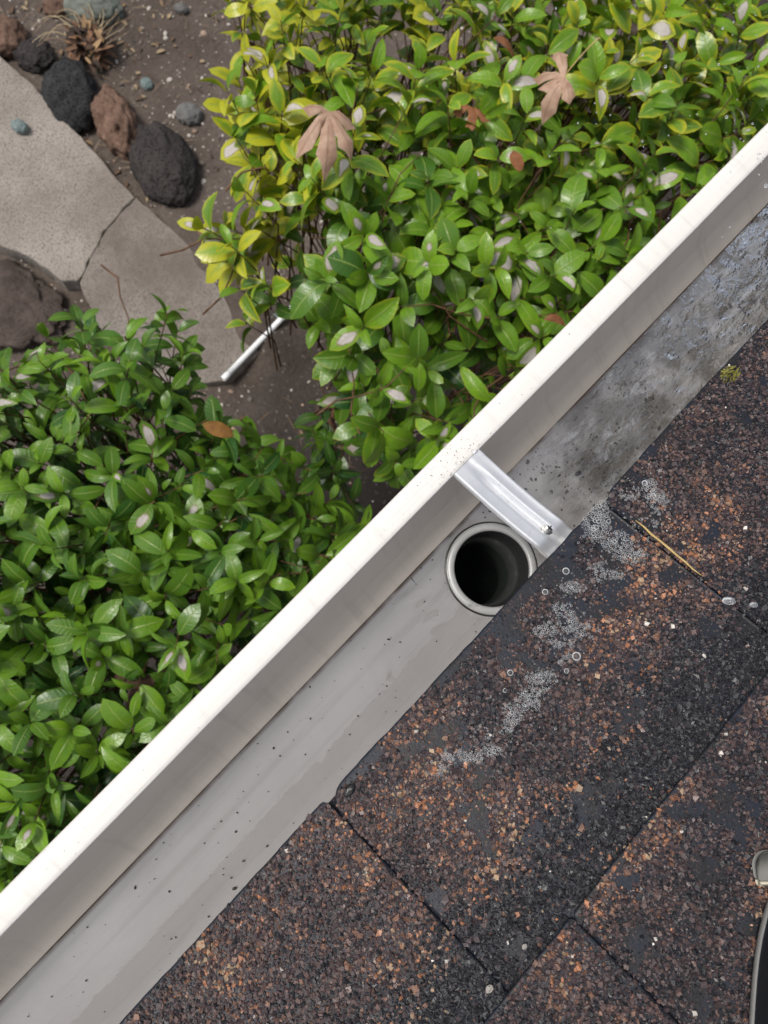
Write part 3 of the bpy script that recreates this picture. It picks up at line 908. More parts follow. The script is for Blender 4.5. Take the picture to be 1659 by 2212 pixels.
ZL, ZR = LIP - 0.92, LIP - 0.86
left_outline = [(-420, 660), (-100, 690), (0, 668), (60, 632), (130, 565), (200, 605), (280, 570), (350, 592), (420, 690), (462, 835), (570, 875), (665, 940), (755, 1030), (830, 1100), (840, 1240), (700, 1480), (300, 1880), (-60, 2260), (-480, 2330), (-520, 900)]
right_outline = [(440, -230), (445, 20), (465, 120), (480, 215), (520, 250), (455, 300), (385, 318), (380, 420), (440, 480), (425, 545), (510, 560), (620, 575), (700, 670), (725, 790), (765, 875), (815, 925), (900, 965), (1020, 1010), (1260, 850), (1700, 400), (1950, 150), (1950, -260)]
def yel_right(x, y):
    a, b = px_of(x, y, ZR)
    k = 0.85 * float(sstep(800, 430, a)) * float(sstep(640, 330, b)) + 0.30 * float(sstep(420, 60, b)) + 0.27
    return min(1.0, k)
shrub('shrub', 'dense dark green shrub with clean glossy leaves beside the white gutter lip', left_outline, ZL, 0.054, (250, 1250),
      dict(gap=lambda x, y: n2(x * 8, y * 8, 77) > 0.63, rise=lambda x, y: 0.0, lean=(0.12, 0.05, 0), yellow=lambda x, y: 0.06 if n2(x * 3, y * 3, 5) < 0.62 else 0.2,
           spot=lambda x, y: 0.05, tone=0.56, size=0.070, wide=0.9, twigs=40, limbs=16), 11)
shrub('shrub', 'light green shrub with yellowed margins and bleached spots on its leaves', right_outline, ZR, 0.064, (1000, 420),
      dict(gap=lambda x, y: n2(x * 7, y * 7, 31) > 0.575, rise=lambda x, y: 0.0, lean=(-0.06, 0.04, 0), yellow=yel_right,
           spot=lambda x, y: 0.22, tone=0.84, size=0.080, wide=1.05, twigs=110, limbs=18), 23)
# thin low branch between the two shrubs, leaf tone lowered to paint its shade
shrub('sprig', 'sparse low sprig with green darkened for shade growing in the gap near the white pipe', [(630, 840), (700, 810), (775, 920), (820, 1060), (760, 1100), (680, 980)], LIP - 1.45, 0.075, (720, 860),
      dict(gap=lambda x, y: n2(x * 6, y * 6, 3) > 0.62, rise=lambda x, y: 0.0, lean=(0, 0, 0), yellow=lambda x, y: 0.0, spot=lambda x, y: 0.02, tone=0.2, size=0.075, wide=0.9, twigs=8, limbs=4), 35)

# fallen leaves caught on the shrubs
def lobed_leaf(name, label, px, py, z, size, ang, mat, lobes, tilt, seed, cat='dead leaf', petiole=0.0, group=None):
    """lobes: list of (angle, length, width) around the leaf base; blade curled, petiole behind"""
    rd = random.Random(seed)
    V = [(0, 0, 0)]; UV = [(1, 0)]; F = []
    ring = []
    for li, (a, L, w) in enumerate(lobes):
        prof = [(0.30, 0.55), (0.55, 0.72), (0.72, 0.95), (0.84, 0.55), (1.0, 0.0), (0.84, -0.55), (0.72, -0.95), (0.55, -0.72), (0.30, -0.55)]
        ax_, ay_ = math.cos(a), math.sin(a)
        st = len(V)
        for s in (0.3, 0.55, 0.75, 0.9):
            V.append((ax_ * s * L, ay_ * s * L, 0)); UV.append((0.0, s))
        for s, t in prof:
            x = s * L; y = t * w * (1 + rd.gauss(0, 0.06))
            V.append((ax_ * x - ay_ * y, ay_ * x + ax_ * y, 0)); UV.append((abs(t), s))
        c0, o0 = st, st + 4
        F += [(0, c0, o0), (c0, c0 + 1, o0 + 1, o0), (c0 + 1, c0 + 2, o0 + 2, o0 + 1), (c0 + 2, c0 + 3, o0 + 3, o0 + 2), (c0 + 3, o0 + 4, o0 + 3),
              (0, o0 + 8, c0), (c0, o0 + 8, o0 + 7, c0 + 1), (c0 + 1, o0 + 7, o0 + 6, c0 + 2), (c0 + 2, o0 + 6, o0 + 5, c0 + 3), (c0 + 3, o0 + 5, o0 + 4)]
        ring.append((o0, o0 + 8))
    for k in range(len(ring) - 1):
        F.append((0, ring[k][0], ring[k + 1][1]))
    V = np.array(V, float) * size
    r2 = (V[:, 0] ** 2 + V[:, 1] ** 2)
    V[:, 2] = -3.2 * r2 / size * 0.20 + 0.20 * size * np.sin(V[:, 0] / size * 6 + V[:, 1] / size * 3 + seed) * np.sqrt(r2) / size - 0.11 * size * np.array([u[0] for u in UV])
    e0 = at(px, py, z)
    fwd = at(px + 20 * math.cos(ang), py + 20 * math.sin(ang), z) - e0; fwd /= np.linalg.norm(fwd)
    up = np.array([tilt[0], tilt[1], 1.0]); up /= np.linalg.norm(up)
    fwd = fwd - up * (fwd @ up); fwd /= np.linalg.norm(fwd); sd_ = np.cross(up, fwd)
    W = V[:, :1] * fwd + V[:, 1:2] * sd_ + V[:, 2:] * up + e0
    o = obj(name, W, F, mat, uvs=UV)
    if petiole:
        root = empty(name, (e0[0], e0[1], e0[2] - 0.005))
        root.name = name
        o.name = 'blade'; o.parent = root; o.location = o.location - root.location
        q = [e0 + (-fwd * s + up * 0.006 * math.sin(s * 30)) for s in np.linspace(0, petiole, 6)]
        v, f = tube(q, np.linspace(0.0011, 0.0016, 6), 6)
        obj('stalk', v, f, M['straw'], root)
        root.name = name
        o = root
    return props(o, label, cat, group)
lobed_leaf('maple_leaf', 'tan dry lobed maple leaf hanging with pointed lobes down over green leaves', 712, 232, LIP - 0.74, 0.088, 1.62, M['maple'],
           [(-1.5, 0.55, 0.14), (-0.66, 0.98, 0.19), (0.02, 1.12, 0.24), (0.62, 0.95, 0.2), (1.35, 0.62, 0.16)], (0.1, 0.0), 3)
lobed_leaf('maple_leaf', 'tan dry maple leaf twisted on edge with a long stalk on the twigs', 1222, 160, LIP - 0.76, 0.092, 2.45, M['maple'],
           [(-1.25, 0.75, 0.15), (-0.5, 0.6, 0.16), (0.15, 0.85, 0.2), (-2.2, 0.85, 0.17), (0.9, 0.6, 0.16)], (-0.25, 0.2), 5, petiole=0.09)
lobed_leaf('dead_leaf', 'dark brown curled leaf lying in a hollow of the dark green shrub', 275, 1490, LIP - 1.0, 0.07, 0.3, M['darkleaf'],
           [(-1.0, 0.7, 0.2), (0.0, 0.95, 0.24), (0.9, 0.75, 0.22), (2.6, 0.8, 0.25)], (0.1, 0.2), 8)
lobed_leaf('dead_leaf', 'orange brown curled leaf caught among twigs of the yellowed shrub', 1022, 225, LIP - 0.86, 0.06, 1.7, M['brownleaf'],
           [(-1.2, 0.7, 0.2), (0.1, 0.9, 0.25), (1.0, 0.8, 0.2)], (0.2, 0.3), 9)

def simple_leaf(label, px, py, z, L, ang, mat, tilt, k):
    v, uv = LEAVES[k]
    e0 = at(px, py, z)
    fwd = at(px + 20 * math.cos(ang), py + 20 * math.sin(ang), z) - e0; fwd /= np.linalg.norm(fwd)
    up = np.array([tilt[0], tilt[1], 1.0]); up /= np.linalg.norm(up)
    fwd = fwd - up * (fwd @ up); fwd /= np.linalg.norm(fwd); sd_ = np.cross(fwd, up)
    W = (v[:, :1] * sd_ + (v[:, 1:2] - 0.5) * fwd + v[:, 2:] * up) * L + e0
    uv2 = np.stack([np.abs(uv[:, 0] * 2 - 1), uv[:, 1]], -1)
    return props(obj('dead_leaf', W, LEAF_F, mat, uvs=uv2), label, 'dead leaf', 'single dead leaves caught in the shrubs')
simple_leaf('amber brown dead leaf on the edge of the dark green shrub near the pipe', 472, 930, LIP - 0.86, 0.062, 0.45, M['orangeleaf'], (0.1, 0.1), 1)
simple_leaf('small rust brown dead leaf on twigs in a dark hollow', 1115, 350, LIP - 0.80, 0.055, 1.4, M['brownleaf'], (0.0, 0.2), 1)
simple_leaf('rust red dead leaf below the tan leaf with a long stalk', 1095, 95, LIP - 0.82, 0.06, 0.4, M['brownleaf'], (0.3, 0.1), 3)
simple_leaf('dull brown dead leaf close to the gutter lip', 1200, 690, LIP - 0.82, 0.045, 0.1, M['brownleaf'], (0.1, 0.3), 0)

# pale bare stick in the yellowed shrub
a, b = at(1035, 305, LIP - 1.05), at(1135, 215, LIP - 0.98)
v, f = tube([a, a * .6 + b * .4 + np.array([0, 0, .01]), b], [0.008, 0.0075, 0.006], 8)
props(obj('stick', v, f, M['greybark']), 'pale bare stick lying inside the yellowed shrub', 'stick')

# ------------------------------------------------------------------ gutter
gutter = props(empty('gutter', (0.3, -0.03, LIP - 0.085)), 'white painted metal rain gutter running along the roof edge', 'gutter')
GX0, GX1 = -0.75, 1.5
gxs = np.linspace(GX0, GX1, 76)
def extrude(prof, name, mat, wav=0.0, thick=0.0009, parent=None):
    prof = np.array(prof); m = len(prof)
    V = []
    for x in gxs:
        dy = wav * (float(n2(x * 6, 0.3, 15)) - 0.5); dz = wav * (float(n2(x * 5, 4.3, 16)) - 0.5)
        for y, z in prof:
            V.append((x, y + dy, LIP + z + dz))
    return obj(name, V, grid_faces(len(gxs), m), mat, parent or gutter)
def smooth_prof(pts, n=6):
    P = np.array(pts); out = []
    for i in range(len(P) - 1):
        p0 = P[max(i - 1, 0)]; p1 = P[i]; p2 = P[i + 1]; p3 = P[min(i + 2, len(P) - 1)]
        for k in range(n):
            t = k / n
            out.append(0.5 * ((2 * p1) + (-p0 + p2) * t + (2 * p0 - 5 * p1 + 4 * p2 - p3) * t * t + (-p0 + 3 * p1 - 3 * p2 + p3) * t ** 3))
    out.append(P[-1]); return np.array(out)
# lip: a folded hem, slightly crowned
extrude([(0.0050, -0.0052), (0.0030, -0.0048), (0.0026, -0.0030), (0.0027, -0.0012), (0.0034, -0.0003), (0.0060, 0.0), (0.0120, 0.0003), (0.0175, 0.0001),
         (0.0192, -0.0004), (0.0202, -0.0014), (0.0206, -0.003), (0.0206, -0.012), (0.0200, -0.0165), (0.0185, -0.0175)], 'lip', M['lip'], 0.0016)
# front wall (ogee), seen from inside
wall_prof = smooth_prof([(0.0200, -0.010), (0.0198, -0.022), (0.0165, -0.031), (0.0060, -0.037), (0.0000, -0.048), (-0.0050, -0.060), (-0.0088, -0.0680), (-0.0100, -0.0692), (-0.0165, -0.0745), (-0.0262, -0.0822)], 5)
extrude(wall_prof, 'front_wall', M['gutter'])
fl = [(-0.0262, -0.0822), (-0.0270, -0.0829), (-0.0285, -0.0830), (-0.045, -0.0830), (-0.065, -0.0830), (-0.085, -0.0830), (-0.099, -0.0830), (-0.1030, -0.0822), (-0.1045, -0.080), (-0.1050, -0.060), (-0.1050, -0.006)]
OUT = at(1063, 1228, LIP - 0.081); OX, OY = OUT[0], OUT[1]
# floor built round the outlet hole
V = []; F = []
ORH = 0.0315
def rect_ring():
    seg = 64; Vv = []; Ff = []
    x0, x1, y0, y1 = OX - 0.05, OX + 0.05, -0.1030, -0.0285
    for i, s in enumerate((0.0, 0.35, 1.0)):
        for k in range(seg):
            t = 2 * math.pi * k / seg; c, sn = math.cos(t), math.sin(t)
            cx_, cy_ = OX + ORH * c, OY + ORH * sn
            sx = ((x1 - OX) / c if c > 0 else (x0 - OX) / c) if abs(c) > 1e-6 else 1e9
            sy = ((y1 - OY) / sn if sn > 0 else (y0 - OY) / sn) if abs(sn) > 1e-6 else 1e9
            q = min(sx, sy)
            bx, by = OX + q * c, OY + q * sn
            Vv.append((cx_ + (bx - cx_) * s, cy_ + (by - cy_) * s, LIP - 0.083))
    return np.array(Vv), grid_faces(3, seg, True)
mx = Mix(); mx.add(*rect_ring())
for xa, xb in ((GX0, OX - 0.05), (OX + 0.05, GX1)):
    X = np.linspace(xa, xb, 24)
    P = np.array([(x, y, LIP + z) for x in X for y, z in fl]); mx.add(P, [q[::-1] for q in grid_faces(24, len(fl))])
X = np.linspace(OX - 0.05, OX + 0.05, 4)
for part in (fl[:3], fl[7:]):
    P = np.array([(x, y, LIP + z) for x in X for y, z in part]); mx.add(P, [q[::-1] for q in grid_faces(4, len(part))])
obj('floor', mx.verts(), mx.f, M['floor'], gutter)

# outlet: flange and spigot
prof = [(0.0355, -0.0022), (0.0358, -0.0008), (0.0350, 0.0004), (0.0335, 0.0009), (0.0310, 0.0009), (0.0301, 0.0005), (0.0295, -0.0010)]
v, f = lathe(prof, 72)
v = v * [1.0, 1.0, 1] + [OX, OY, LIP - 0.0808]
outlet = obj('outlet', v, f, M['outlet'], gutter)
v, f = lathe([(0.0295, -0.0010), (0.0291, -0.004), (0.0289, -0.012), (0.0284, -0.024), (0.0274, -0.028), (0.0262, -0.0285), (0.0262, -0.06)], 72)
obj('spigot', v + [OX, OY, LIP - 0.0808], f, M['spigot'], outlet)
q = [np.array([OX, OY, LIP - 0.128]), np.array([OX, OY, LIP - 0.16]), np.array([OX + 0.003, OY - 0.012, LIP - 0.19]), np.array([OX + 0.008, OY - 0.05, LIP - 0.225]), np.array([OX + 0.02, OY - 0.11, LIP - 0.26]), np.array([OX + 0.03, OY - 0.2, LIP - 0.31]), np.array([OX + 0.04, OY - 0.3, LIP - 0.37])]
v, f = tube(q, 0.0268, 32, False)
f.append(tuple(range(6 * 32, 7 * 32)))
obj('elbow_pipe', v, f, M['pipe_inside'], outlet)
v, f = lathe([(0.0354, -0.0022), (0.0366, -0.0018), (0.0371, -0.0026), (0.0366, -0.0032)], 72)
ang_ = np.arctan2(v[:, 1], v[:, 0]); rr = np.hypot(v[:, 0], v[:, 1])
k = 1 + 0.010 * (n2(np.cos(ang_) * 3 + 5, np.sin(ang_) * 3 + 5, 4) - 0.5)
v[:, 0] *= k; v[:, 1] *= k
obj('sealant_ring', v + [OX, OY, LIP - 0.0802], f, M['tar'], outlet)

# hidden hanger strap with its screw
def hanger():
    xa0, xb0 = 0.1532, 0.1790     # at the lip
    xa1, xb1 = 0.1632, 0.1905     # under the shingle
    sec = [(0.0, -0.0045), (0.0, -0.0008), (0.035, 0.0006), (0.09, 0.0004), (0.13, 0.0), (0.30, 0.0), (0.40, -0.0006), (0.46, -0.0026), (0.54, -0.0030), (0.58, -0.0022), (0.64, 0.0008), (0.70, 0.0010), (0.76, 0.0), (0.94, 0.0), (0.98, 0.0003), (1.0, -0.0006), (1.0, -0.0040)]
    flat = [(a, (b if a in (0.0, 1.0) else b * 0.15)) for a, b in sec]
    V = []; N = 30
    for i in range(N):
        s = i / (N - 1); y = 0.0055 - s * 0.1095
        xa = xa0 + (xa1 - xa0) * s - 0.0012 * math.sin(s * 3.14); xb = xb0 + (xb1 - xb0) * s - 0.0018 * math.sin(s * 3.14)
        z = -0.0012 - 0.0055 * math.sin(min(s * 1.25, 1) * 1.57) - (0.0035 * sstep(0.70, 0.78, s))
        k = float(sstep(0.08, 0.22, s) * (1 - 0.75 * sstep(0.70, 0.76, s)))
        for (a, b), (_, b0) in zip(sec, flat):
            V.append((xa + (xb - xa) * a, y, LIP + z + b * k + b0 * (1 - k)))
    return obj('hanger_strap', V, grid_faces(N, len(sec)), M['alu'], gutter)
hg = hanger()
sc = at(1184, 1141, LIP - 0.0085)
v, f = lathe([(0.0, 0.0032), (0.0022, 0.0031), (0.0038, 0.0024), (0.0044, 0.0012), (0.0046, 0.0002), (0.0062, 0.0), (0.0064, -0.0006), (0.006, -0.001)], 20)
tilt = Matrix.Rotation(0.1, 3, 'X')
v = (v * 0.72) @ np.array(tilt).T + [sc[0], sc[1], LIP - 0.0082]
scr = obj('screw', v, f, M['screw'], hg)
v = np.array([(-0.0028, -0.0006, 0.0024), (0.0028, -0.0006, 0.0024), (0.0028, 0.0006, 0.0024), (-0.0028, 0.0006, 0.0024), (-0.0028, -0.0006, 0.0036), (0.0028, -0.0006, 0.0036), (0.0028, 0.0006, 0.0036), (-0.0028, 0.0006, 0.0036)])
v2 = (0.72 * np.concatenate([v, v @ np.array([[0, 1, 0], [-1, 0, 0], [0, 0, 1.02]])])) @ np.array(tilt).T + [sc[0], sc[1], LIP - 0.0082]
cf = [(0, 1, 2, 3), (4, 7, 6, 5), (0, 4, 5, 1), (1, 5, 6, 2), (2, 6, 7, 3), (3, 7, 4, 0)]
obj('screw_slot', v2, cf + [tuple(i + 8 for i in q) for q in cf], M['tar'], hg, smooth=False)
# small crimp tabs where the strap hooks under the lip
for px, py in ((983, 1008), (1027, 975)):
    p = at(px, py, LIP - 0.0005)
    V0, F0 = ICO[2]
    obj('crimp', V0 * [0.0022, 0.0014, 0.0012] * (0.8 + 0.4 * noise3(V0 * 2, 4)[:, None]) + [p[0], p[1], LIP - 0.0012], F0, M['alu'], hg)

# ------------------------------------------------------------------ roof
SL = math.radians(15.77)
EY, EZ = -0.0832, LIP - 0.0075
NRM = np.array([0, math.sin(SL), math.cos(SL)]); UPS = np.array([0, -math.cos(SL), math.sin(SL)])
def rp(x, v, h=0.0):
    x, v, h = np.broadcast_arrays(np.asarray(x, float), np.asarray(v, float), np.asarray(h, float))
    return np.stack([x, np.zeros_like(x) + EY, np.zeros_like(x) + EZ], -1) + v[..., None] * UPS + h[..., None] * NRM
def roof_uv(px, py, h=0.006):
    r = ray(px, py); p0 = rp(0, 0, h)
    t = NRM @ (p0 - CAM) / (NRM @ r); p = CAM + r * t
    return p[0], (p - rp(p[0], 0, h)) @ UPS

roof = props(empty('roof', (0.3, EY, LIP - 0.03)), 'wet roof slope of brown granule shingles above the gutter', 'roof')
T = 0.004; EXPO = 0.1475
def box(name, p, mat, parent, smooth=False):
    p = np.array(p)
    return obj(name, p, [(0, 1, 2, 3), (7, 6, 5, 4), (0, 4, 5, 1), (1, 5, 6, 2), (2, 6, 7, 3), (3, 7, 4, 0)], mat, parent, smooth)
RX0, RX1 = -0.9, 1.55
RV1 = 0.62
box('roof_deck', [rp(RX0, 0.012, -0.006), rp(RX1, 0.012, -0.006), rp(RX1, RV1, -0.006), rp(RX0, RV1, -0.006), rp(RX0, 0.012, -0.02), rp(RX1, 0.012, -0.02), rp(RX1, RV1, -0.02), rp(RX0, RV1, -0.02)], M['wood'], roof)
fz0, fz1 = LIP - 0.19, LIP - 0.032
box('fascia_board', [(RX0, -0.1075, fz0), (RX1, -0.1075, fz0), (RX1, -0.1275, fz0), (RX0, -0.1275, fz0), (RX0, -0.1075, fz1), (RX1, -0.1075, fz1), (RX1, -0.1275, fz1), (RX0, -0.1275, fz1)][::1], M['wood'], roof)
v = [(RX0, -0.56, 0.0), (RX1, -0.56, 0.0), (RX1, -0.70, 0.0), (RX0, -0.70, 0.0), (RX0, -0.56, LIP - 0.03), (RX1, -0.56, LIP - 0.03), (RX1, -0.70, LIP - 0.0), (RX0, -0.70, LIP - 0.0)]
props(box('house_wall', [(a, b, c - 0.05) for a, b, c in v], M['stucco'], None), 'plain stucco house wall set back under the eave', 'wall')

def top_h(v, k):        # height of the course's upper face over the slope
    return 2 * T - (v - k * EXPO) * (T / EXPO)

def edge_line(x, k, seed):
    e = 0.0016 * (n2(x * 22, k * 3.3, 41) - 0.5) + 0.0012 * (n2(x * 110, k * 3.3, 42) - 0.5)
    return e
def tab(k, xa, xb, corner=(0.004, 0.004), voff=0.0, lift=0.0):
    nx = max(20, int((xb - xa) / 0.0022)); X = np.linspace(xa, xb, nx)
    v0 = k * EXPO + voff
    low = v0 + edge_line(X, k, 0)
    for r, d in ((corner[0], X - xa), (corner[1], xb - X)):
        q = np.clip(1 - d / r, 0, 1); low = low + r * 0.9 * (1 - np.sqrt(np.clip(1 - q * q, 0, 1)))
    vend = v0 + 0.285
    S = np.concatenate([[0.0, 0.004, 0.010], np.linspace(0.02, 1.0, 9)])
    top = []; 
    for i, s in enumerate(S):
        vv = low + (vend - low) * s
        h = top_h(vv, k) + 0.0007 * (n2(X * 25, vv * 25, 50 + k) - 0.5) - (0.0006 if i == 0 else 0.0002 if i == 1 else 0) + lift
        top.append(rp(X, vv, h))
    side = [rp(X, low + 0.0004, top_h(low, k) - 0.0016 + lift), rp(X, low + 0.0014, top_h(low, k) - T * 0.97 + lift)]
    bot = [rp(X, np.full_like(X, vend), top_h(np.full_like(X, vend), k) - T * 0.9 + lift)]
    rows = [bot[0], side[1], side[0]] + top
    V = np.concatenate(rows); F = grid_faces(len(rows), nx)
    m = len(rows)
    F.append(tuple(i * nx for i in range(m))); F.append(tuple(i * nx + nx - 1 for i in range(m))[::-1])
    return V, F
# bare spots where granules are missing or drowned by the water film
def bare(x, v):
    b = n2(x * 58, v * 58, 61, 3)
    thr = np.full(np.shape(x), 0.665)
    ox, ov = roof_uv(1250, 1230)
    thr = thr - 0.17 * np.exp(-(((x - ox) / 0.055) ** 2 + ((v - ov) / 0.035) ** 2))
    ox, ov = roof_uv(1420, 1190)
    thr = thr - 0.13 * np.exp(-(((x - ox) / 0.03) ** 2 + ((v - ov) / 0.03) ** 2))
    thr = thr - 0.22 * np.exp(-(np.maximum(v, 0) / 0.006) ** 2) + 0.3 * sstep(-0.05, -0.09, x) * sstep(0.16, 0.12, v)
    return b > thr
SLOT0, SLOTW = -0.0545, 0.267
COURSES = {0: [SLOT0 + SLOTW * i for i in range(-3, 7)], 1: [0.0 + SLOTW * i for i in range(-3, 7)], 2: [-0.09 + SLOTW * i for i in range(-3, 7)], 3: [-0.04 + SLOTW * i for i in range(-3, 7)]}
PAL = np.array([(0.018, 0.018, 0.022), (0.052, 0.036, 0.039), (0.095, 0.061, 0.056), (0.165, 0.09, 0.063), (0.31, 0.14, 0.075), (0.30, 0.21, 0.135), (0.60, 0.56, 0.51)])
CUBE = np.array([(x, y, z) for x in (-1, 1) for y in (-1, 1) for z in (-1, 1)], float)
GF = np.array([(0, 1, 3), (0, 3, 2), (4, 6, 7), (4, 7, 5), (0, 4, 5), (0, 5, 1), (2, 3, 7), (2, 7, 6), (1, 5, 7), (1, 7, 3), (0, 2, 6), (0, 6, 4)])
GB = []
for q in range(40):
    rr = np.random.default_rng(q)
    vv = CUBE * rr.uniform(0.35, 1.0, (8, 3)) * rr.uniform(0.7, 1.25, (1, 3))
    R = np.array(Matrix.Rotation(rr.uniform(0, 6), 3, 'X') @ Matrix.Rotation(rr.uniform(0, 6), 3, 'Z'))
    GB.append(vv @ R.T)
GB = np.array(GB)
def granules(k, xa, xb, corner, parent):
    sp = 0.00158
    nx = int((xb - xa) / sp); nv = int((EXPO + 0.004) / sp)
    gx, gv = np.meshgrid(np.arange(nx), np.arange(nv), indexing='ij')
    x = xa + (gx + rng.uniform(0.0, 1, gx.shape)) * sp; v = k * EXPO + (gv + rng.uniform(0, 1, gx.shape)) * sp
    x, v = x.ravel(), v.ravel()
    px, py, _ = project(rp(x, v, 0.006))
    near = (px > -200) & (px < 1659 + 200) & (py > -200) & (py < 2212 + 200)
    keep = (near | (rng.random(len(x)) < 0.42)) & (x > -0.65) & (x < 0.95)
    x, v, near = x[keep], v[keep], near[keep]
    low = k * EXPO + edge_line(x, k, 0) + 0.0013
    for r, d in ((corner[0], x - xa), (corner[1], xb - x)):
        q = np.clip(1 - d / r, 0, 1); low = low + r * 0.9 * (1 - np.sqrt(np.clip(1 - q * q, 0, 1)))
    keep = (v > low) & (x > xa + 0.0003) & (x < xb - 0.0003)
    x, v, near = x[keep], v[keep], near[keep]
    bm = bare(x, v)
    keep = ~bm | (rng.random(len(x)) < 0.34)
    # thinner cover along the butt joints
    dj = np.minimum(x - xa, xb - x)
    keep &= rng.random(len(x)) < np.clip(0.7 + dj / 0.004, 0, 1)
    x, v, bm, near = x[keep], v[keep], bm[keep], near[keep]
    n = len(x)
    if n == 0: return
    s = np.clip(np.exp(rng.normal(math.log(0.00098), 0.30, n)), 0.0006, 0.0019)
    s = np.where(bm, s * 0.6, s) * np.where(near, 1.0, 1.45)
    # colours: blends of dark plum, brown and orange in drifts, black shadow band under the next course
    tabw = 0.20 * (x < SLOT0) * (k == 0)
    dr = n2(x * 16, v * 16, 71, 3) ; dr2 = n2(x * 60, v * 60, 72, 2)
    warm = sstep(0.36, 0.66, dr * 0.7 + dr2 * 0.3)
    u = rng.random(n) * 0.96 + (warm - 0.5) * 0.50 - 0.01 + tabw
    idx = np.select([u < 0.20, u < 0.60, u < 0.85, u < 1.0, u < 1.11], [0, 1, 2, 3, 4], 5)
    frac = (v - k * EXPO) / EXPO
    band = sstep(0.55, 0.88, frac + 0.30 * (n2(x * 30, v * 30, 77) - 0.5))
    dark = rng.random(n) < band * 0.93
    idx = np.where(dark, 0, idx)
    idx = np.where(rng.random(n) < 0.0012, 6, idx)
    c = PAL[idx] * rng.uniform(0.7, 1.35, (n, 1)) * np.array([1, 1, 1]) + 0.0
    c = np.clip(c, 0, 1)
    g = GB[rng.integers(0, 40, n)] * s[:, None, None] * rng.uniform(0.8, 1.25, (n, 1, 3))
    a = rng.uniform(0, 6.28, n); ca, sa = np.cos(a)[:, None], np.sin(a)[:, None]
    lx = g[:, :, 0] * ca - g[:, :, 1] * sa; ly = g[:, :, 0] * sa + g[:, :, 1] * ca; lz = g[:, :, 2] * 0.8
    h = top_h(v, k) + 0.0007 * (n2(x * 25, v * 25, 50 + k) - 0.5) + s * 0.18
    P = rp(x, v, h)
    XD = np.array([1.0, 0, 0])
    W = P[:, None, :] + lx[..., None] * XD + ly[..., None] * UPS + lz[..., None] * NRM
    F = (GF[None] + (np.arange(n) * 8)[:, None, None]).reshape(-1, 3)
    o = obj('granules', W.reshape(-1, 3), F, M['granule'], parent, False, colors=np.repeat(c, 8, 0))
    props(o, kind='stuff')
    return n
GAP = 0.0003
ng = 0
for k, slots in COURSES.items():
    for i in range(len(slots) - 1):
        xa, xb = slots[i] + GAP, slots[i + 1] - GAP
        if xb < RX0 + 0.05 or xa > RX1 - 0.05: continue
        cr = (0.015, 0.005) if (k == 0 and abs(slots[i] - SLOT0) < 0.01) else (0.012, 0.004) if (k == 0 and abs(slots[i] - SLOT0 - SLOTW) < 0.01) else (0.004, 0.004)
        V, F = tab(k, xa, xb, cr)
        sh = obj('shingle', V, F, M['bitumen'], roof)
        if k < 2: ng += granules(k, xa, xb, cr, sh) or 0
print('granules', ng)
# starter strip under the first course
X = np.linspace(RX0 + 0.05, RX1 - 0.05, 700)
lowv = 0.0022 + 0.002 * (n2(X * 30, 7.7, 44) - 0.5)
rows = [rp(X, lowv + 0.2, -0.0055), rp(X, lowv + 0.0008, T - 0.0042), rp(X, lowv, T - 0.002), rp(X, lowv + 0.0006, T - 0.0004), rp(X, np.full_like(X, 0.2), np.full_like(X, -0.0012))]
obj('starter_strip', np.concatenate(rows), grid_faces(5, len(X)), M['bitumen'], roof)

# black blob standing in for the dark hole in the notch between two tabs
nx_, nv_ = roof_uv(757, 1708)
V0_, F0_ = ICO[3]
q = V0_ * (0.85 + 0.3 * noise3(V0_ * 2.1, 5)[:, None])
W = rp(nx_, nv_ - 0.0005, 0.0090) + q[:, :1] * 0.0046 * np.array([1.0, 0, 0]) + q[:, 1:2] * 0.0027 * UPS + q[:, 2:] * 0.0016 * NRM
props(obj('hole_blob', W, F0_, M['tar']), 'black blob standing in for the dark hole between two eave shingles', 'tar')

# straw along the joint
sv = []
for s in np.linspace(0, 1, 9):
    px, py = 1370 + (1512 - 1370) * s, 1128 + (1246 - 1128) * s
    x, v = roof_uv(px, py); sv.append(rp(x + 0.0003 * math.sin(s * 19), v, 0.0098 - 0.001 * s + 0.0004 * math.sin(s * 14)))
v, f = tube(sv, np.array([0.0003, 0.0007, 0.0009, 0.0007, 0.0010, 0.0007, 0.0008, 0.0006, 0.0003]), 7)
props(obj('straw', v, f, M['straw']), 'golden dry straw lying along a joint between shingles', 'straw')

# moss tuft
x, v = roof_uv(1573, 812); mx = Mix()
for i in range(130):
    a = random.uniform(0, 6.28); r = 0.0065 * math.sqrt(random.random())
    p = rp(x + r * math.cos(a), v + r * math.sin(a), 0.0075)
    d = np.array([math.cos(a) * r / 0.006 * 0.8, math.sin(a) * r / 0.006 * 0.8, 1.0]) + np.array([random.gauss(0, .3), random.gauss(0, .3), 0]); d /= np.linalg.norm(d)
    L = random.uniform(0.002, 0.0045)
    vv, ff = tube([p, p + d * L * 0.6, p + d * L], [0.00035, 0.0004, 0.0001], 4, False); mx.add(vv, ff)
props(obj('moss_tuft', mx.verts(), mx.f, M['moss']), 'tiny yellow green moss tuft near the shingle edge', 'moss')

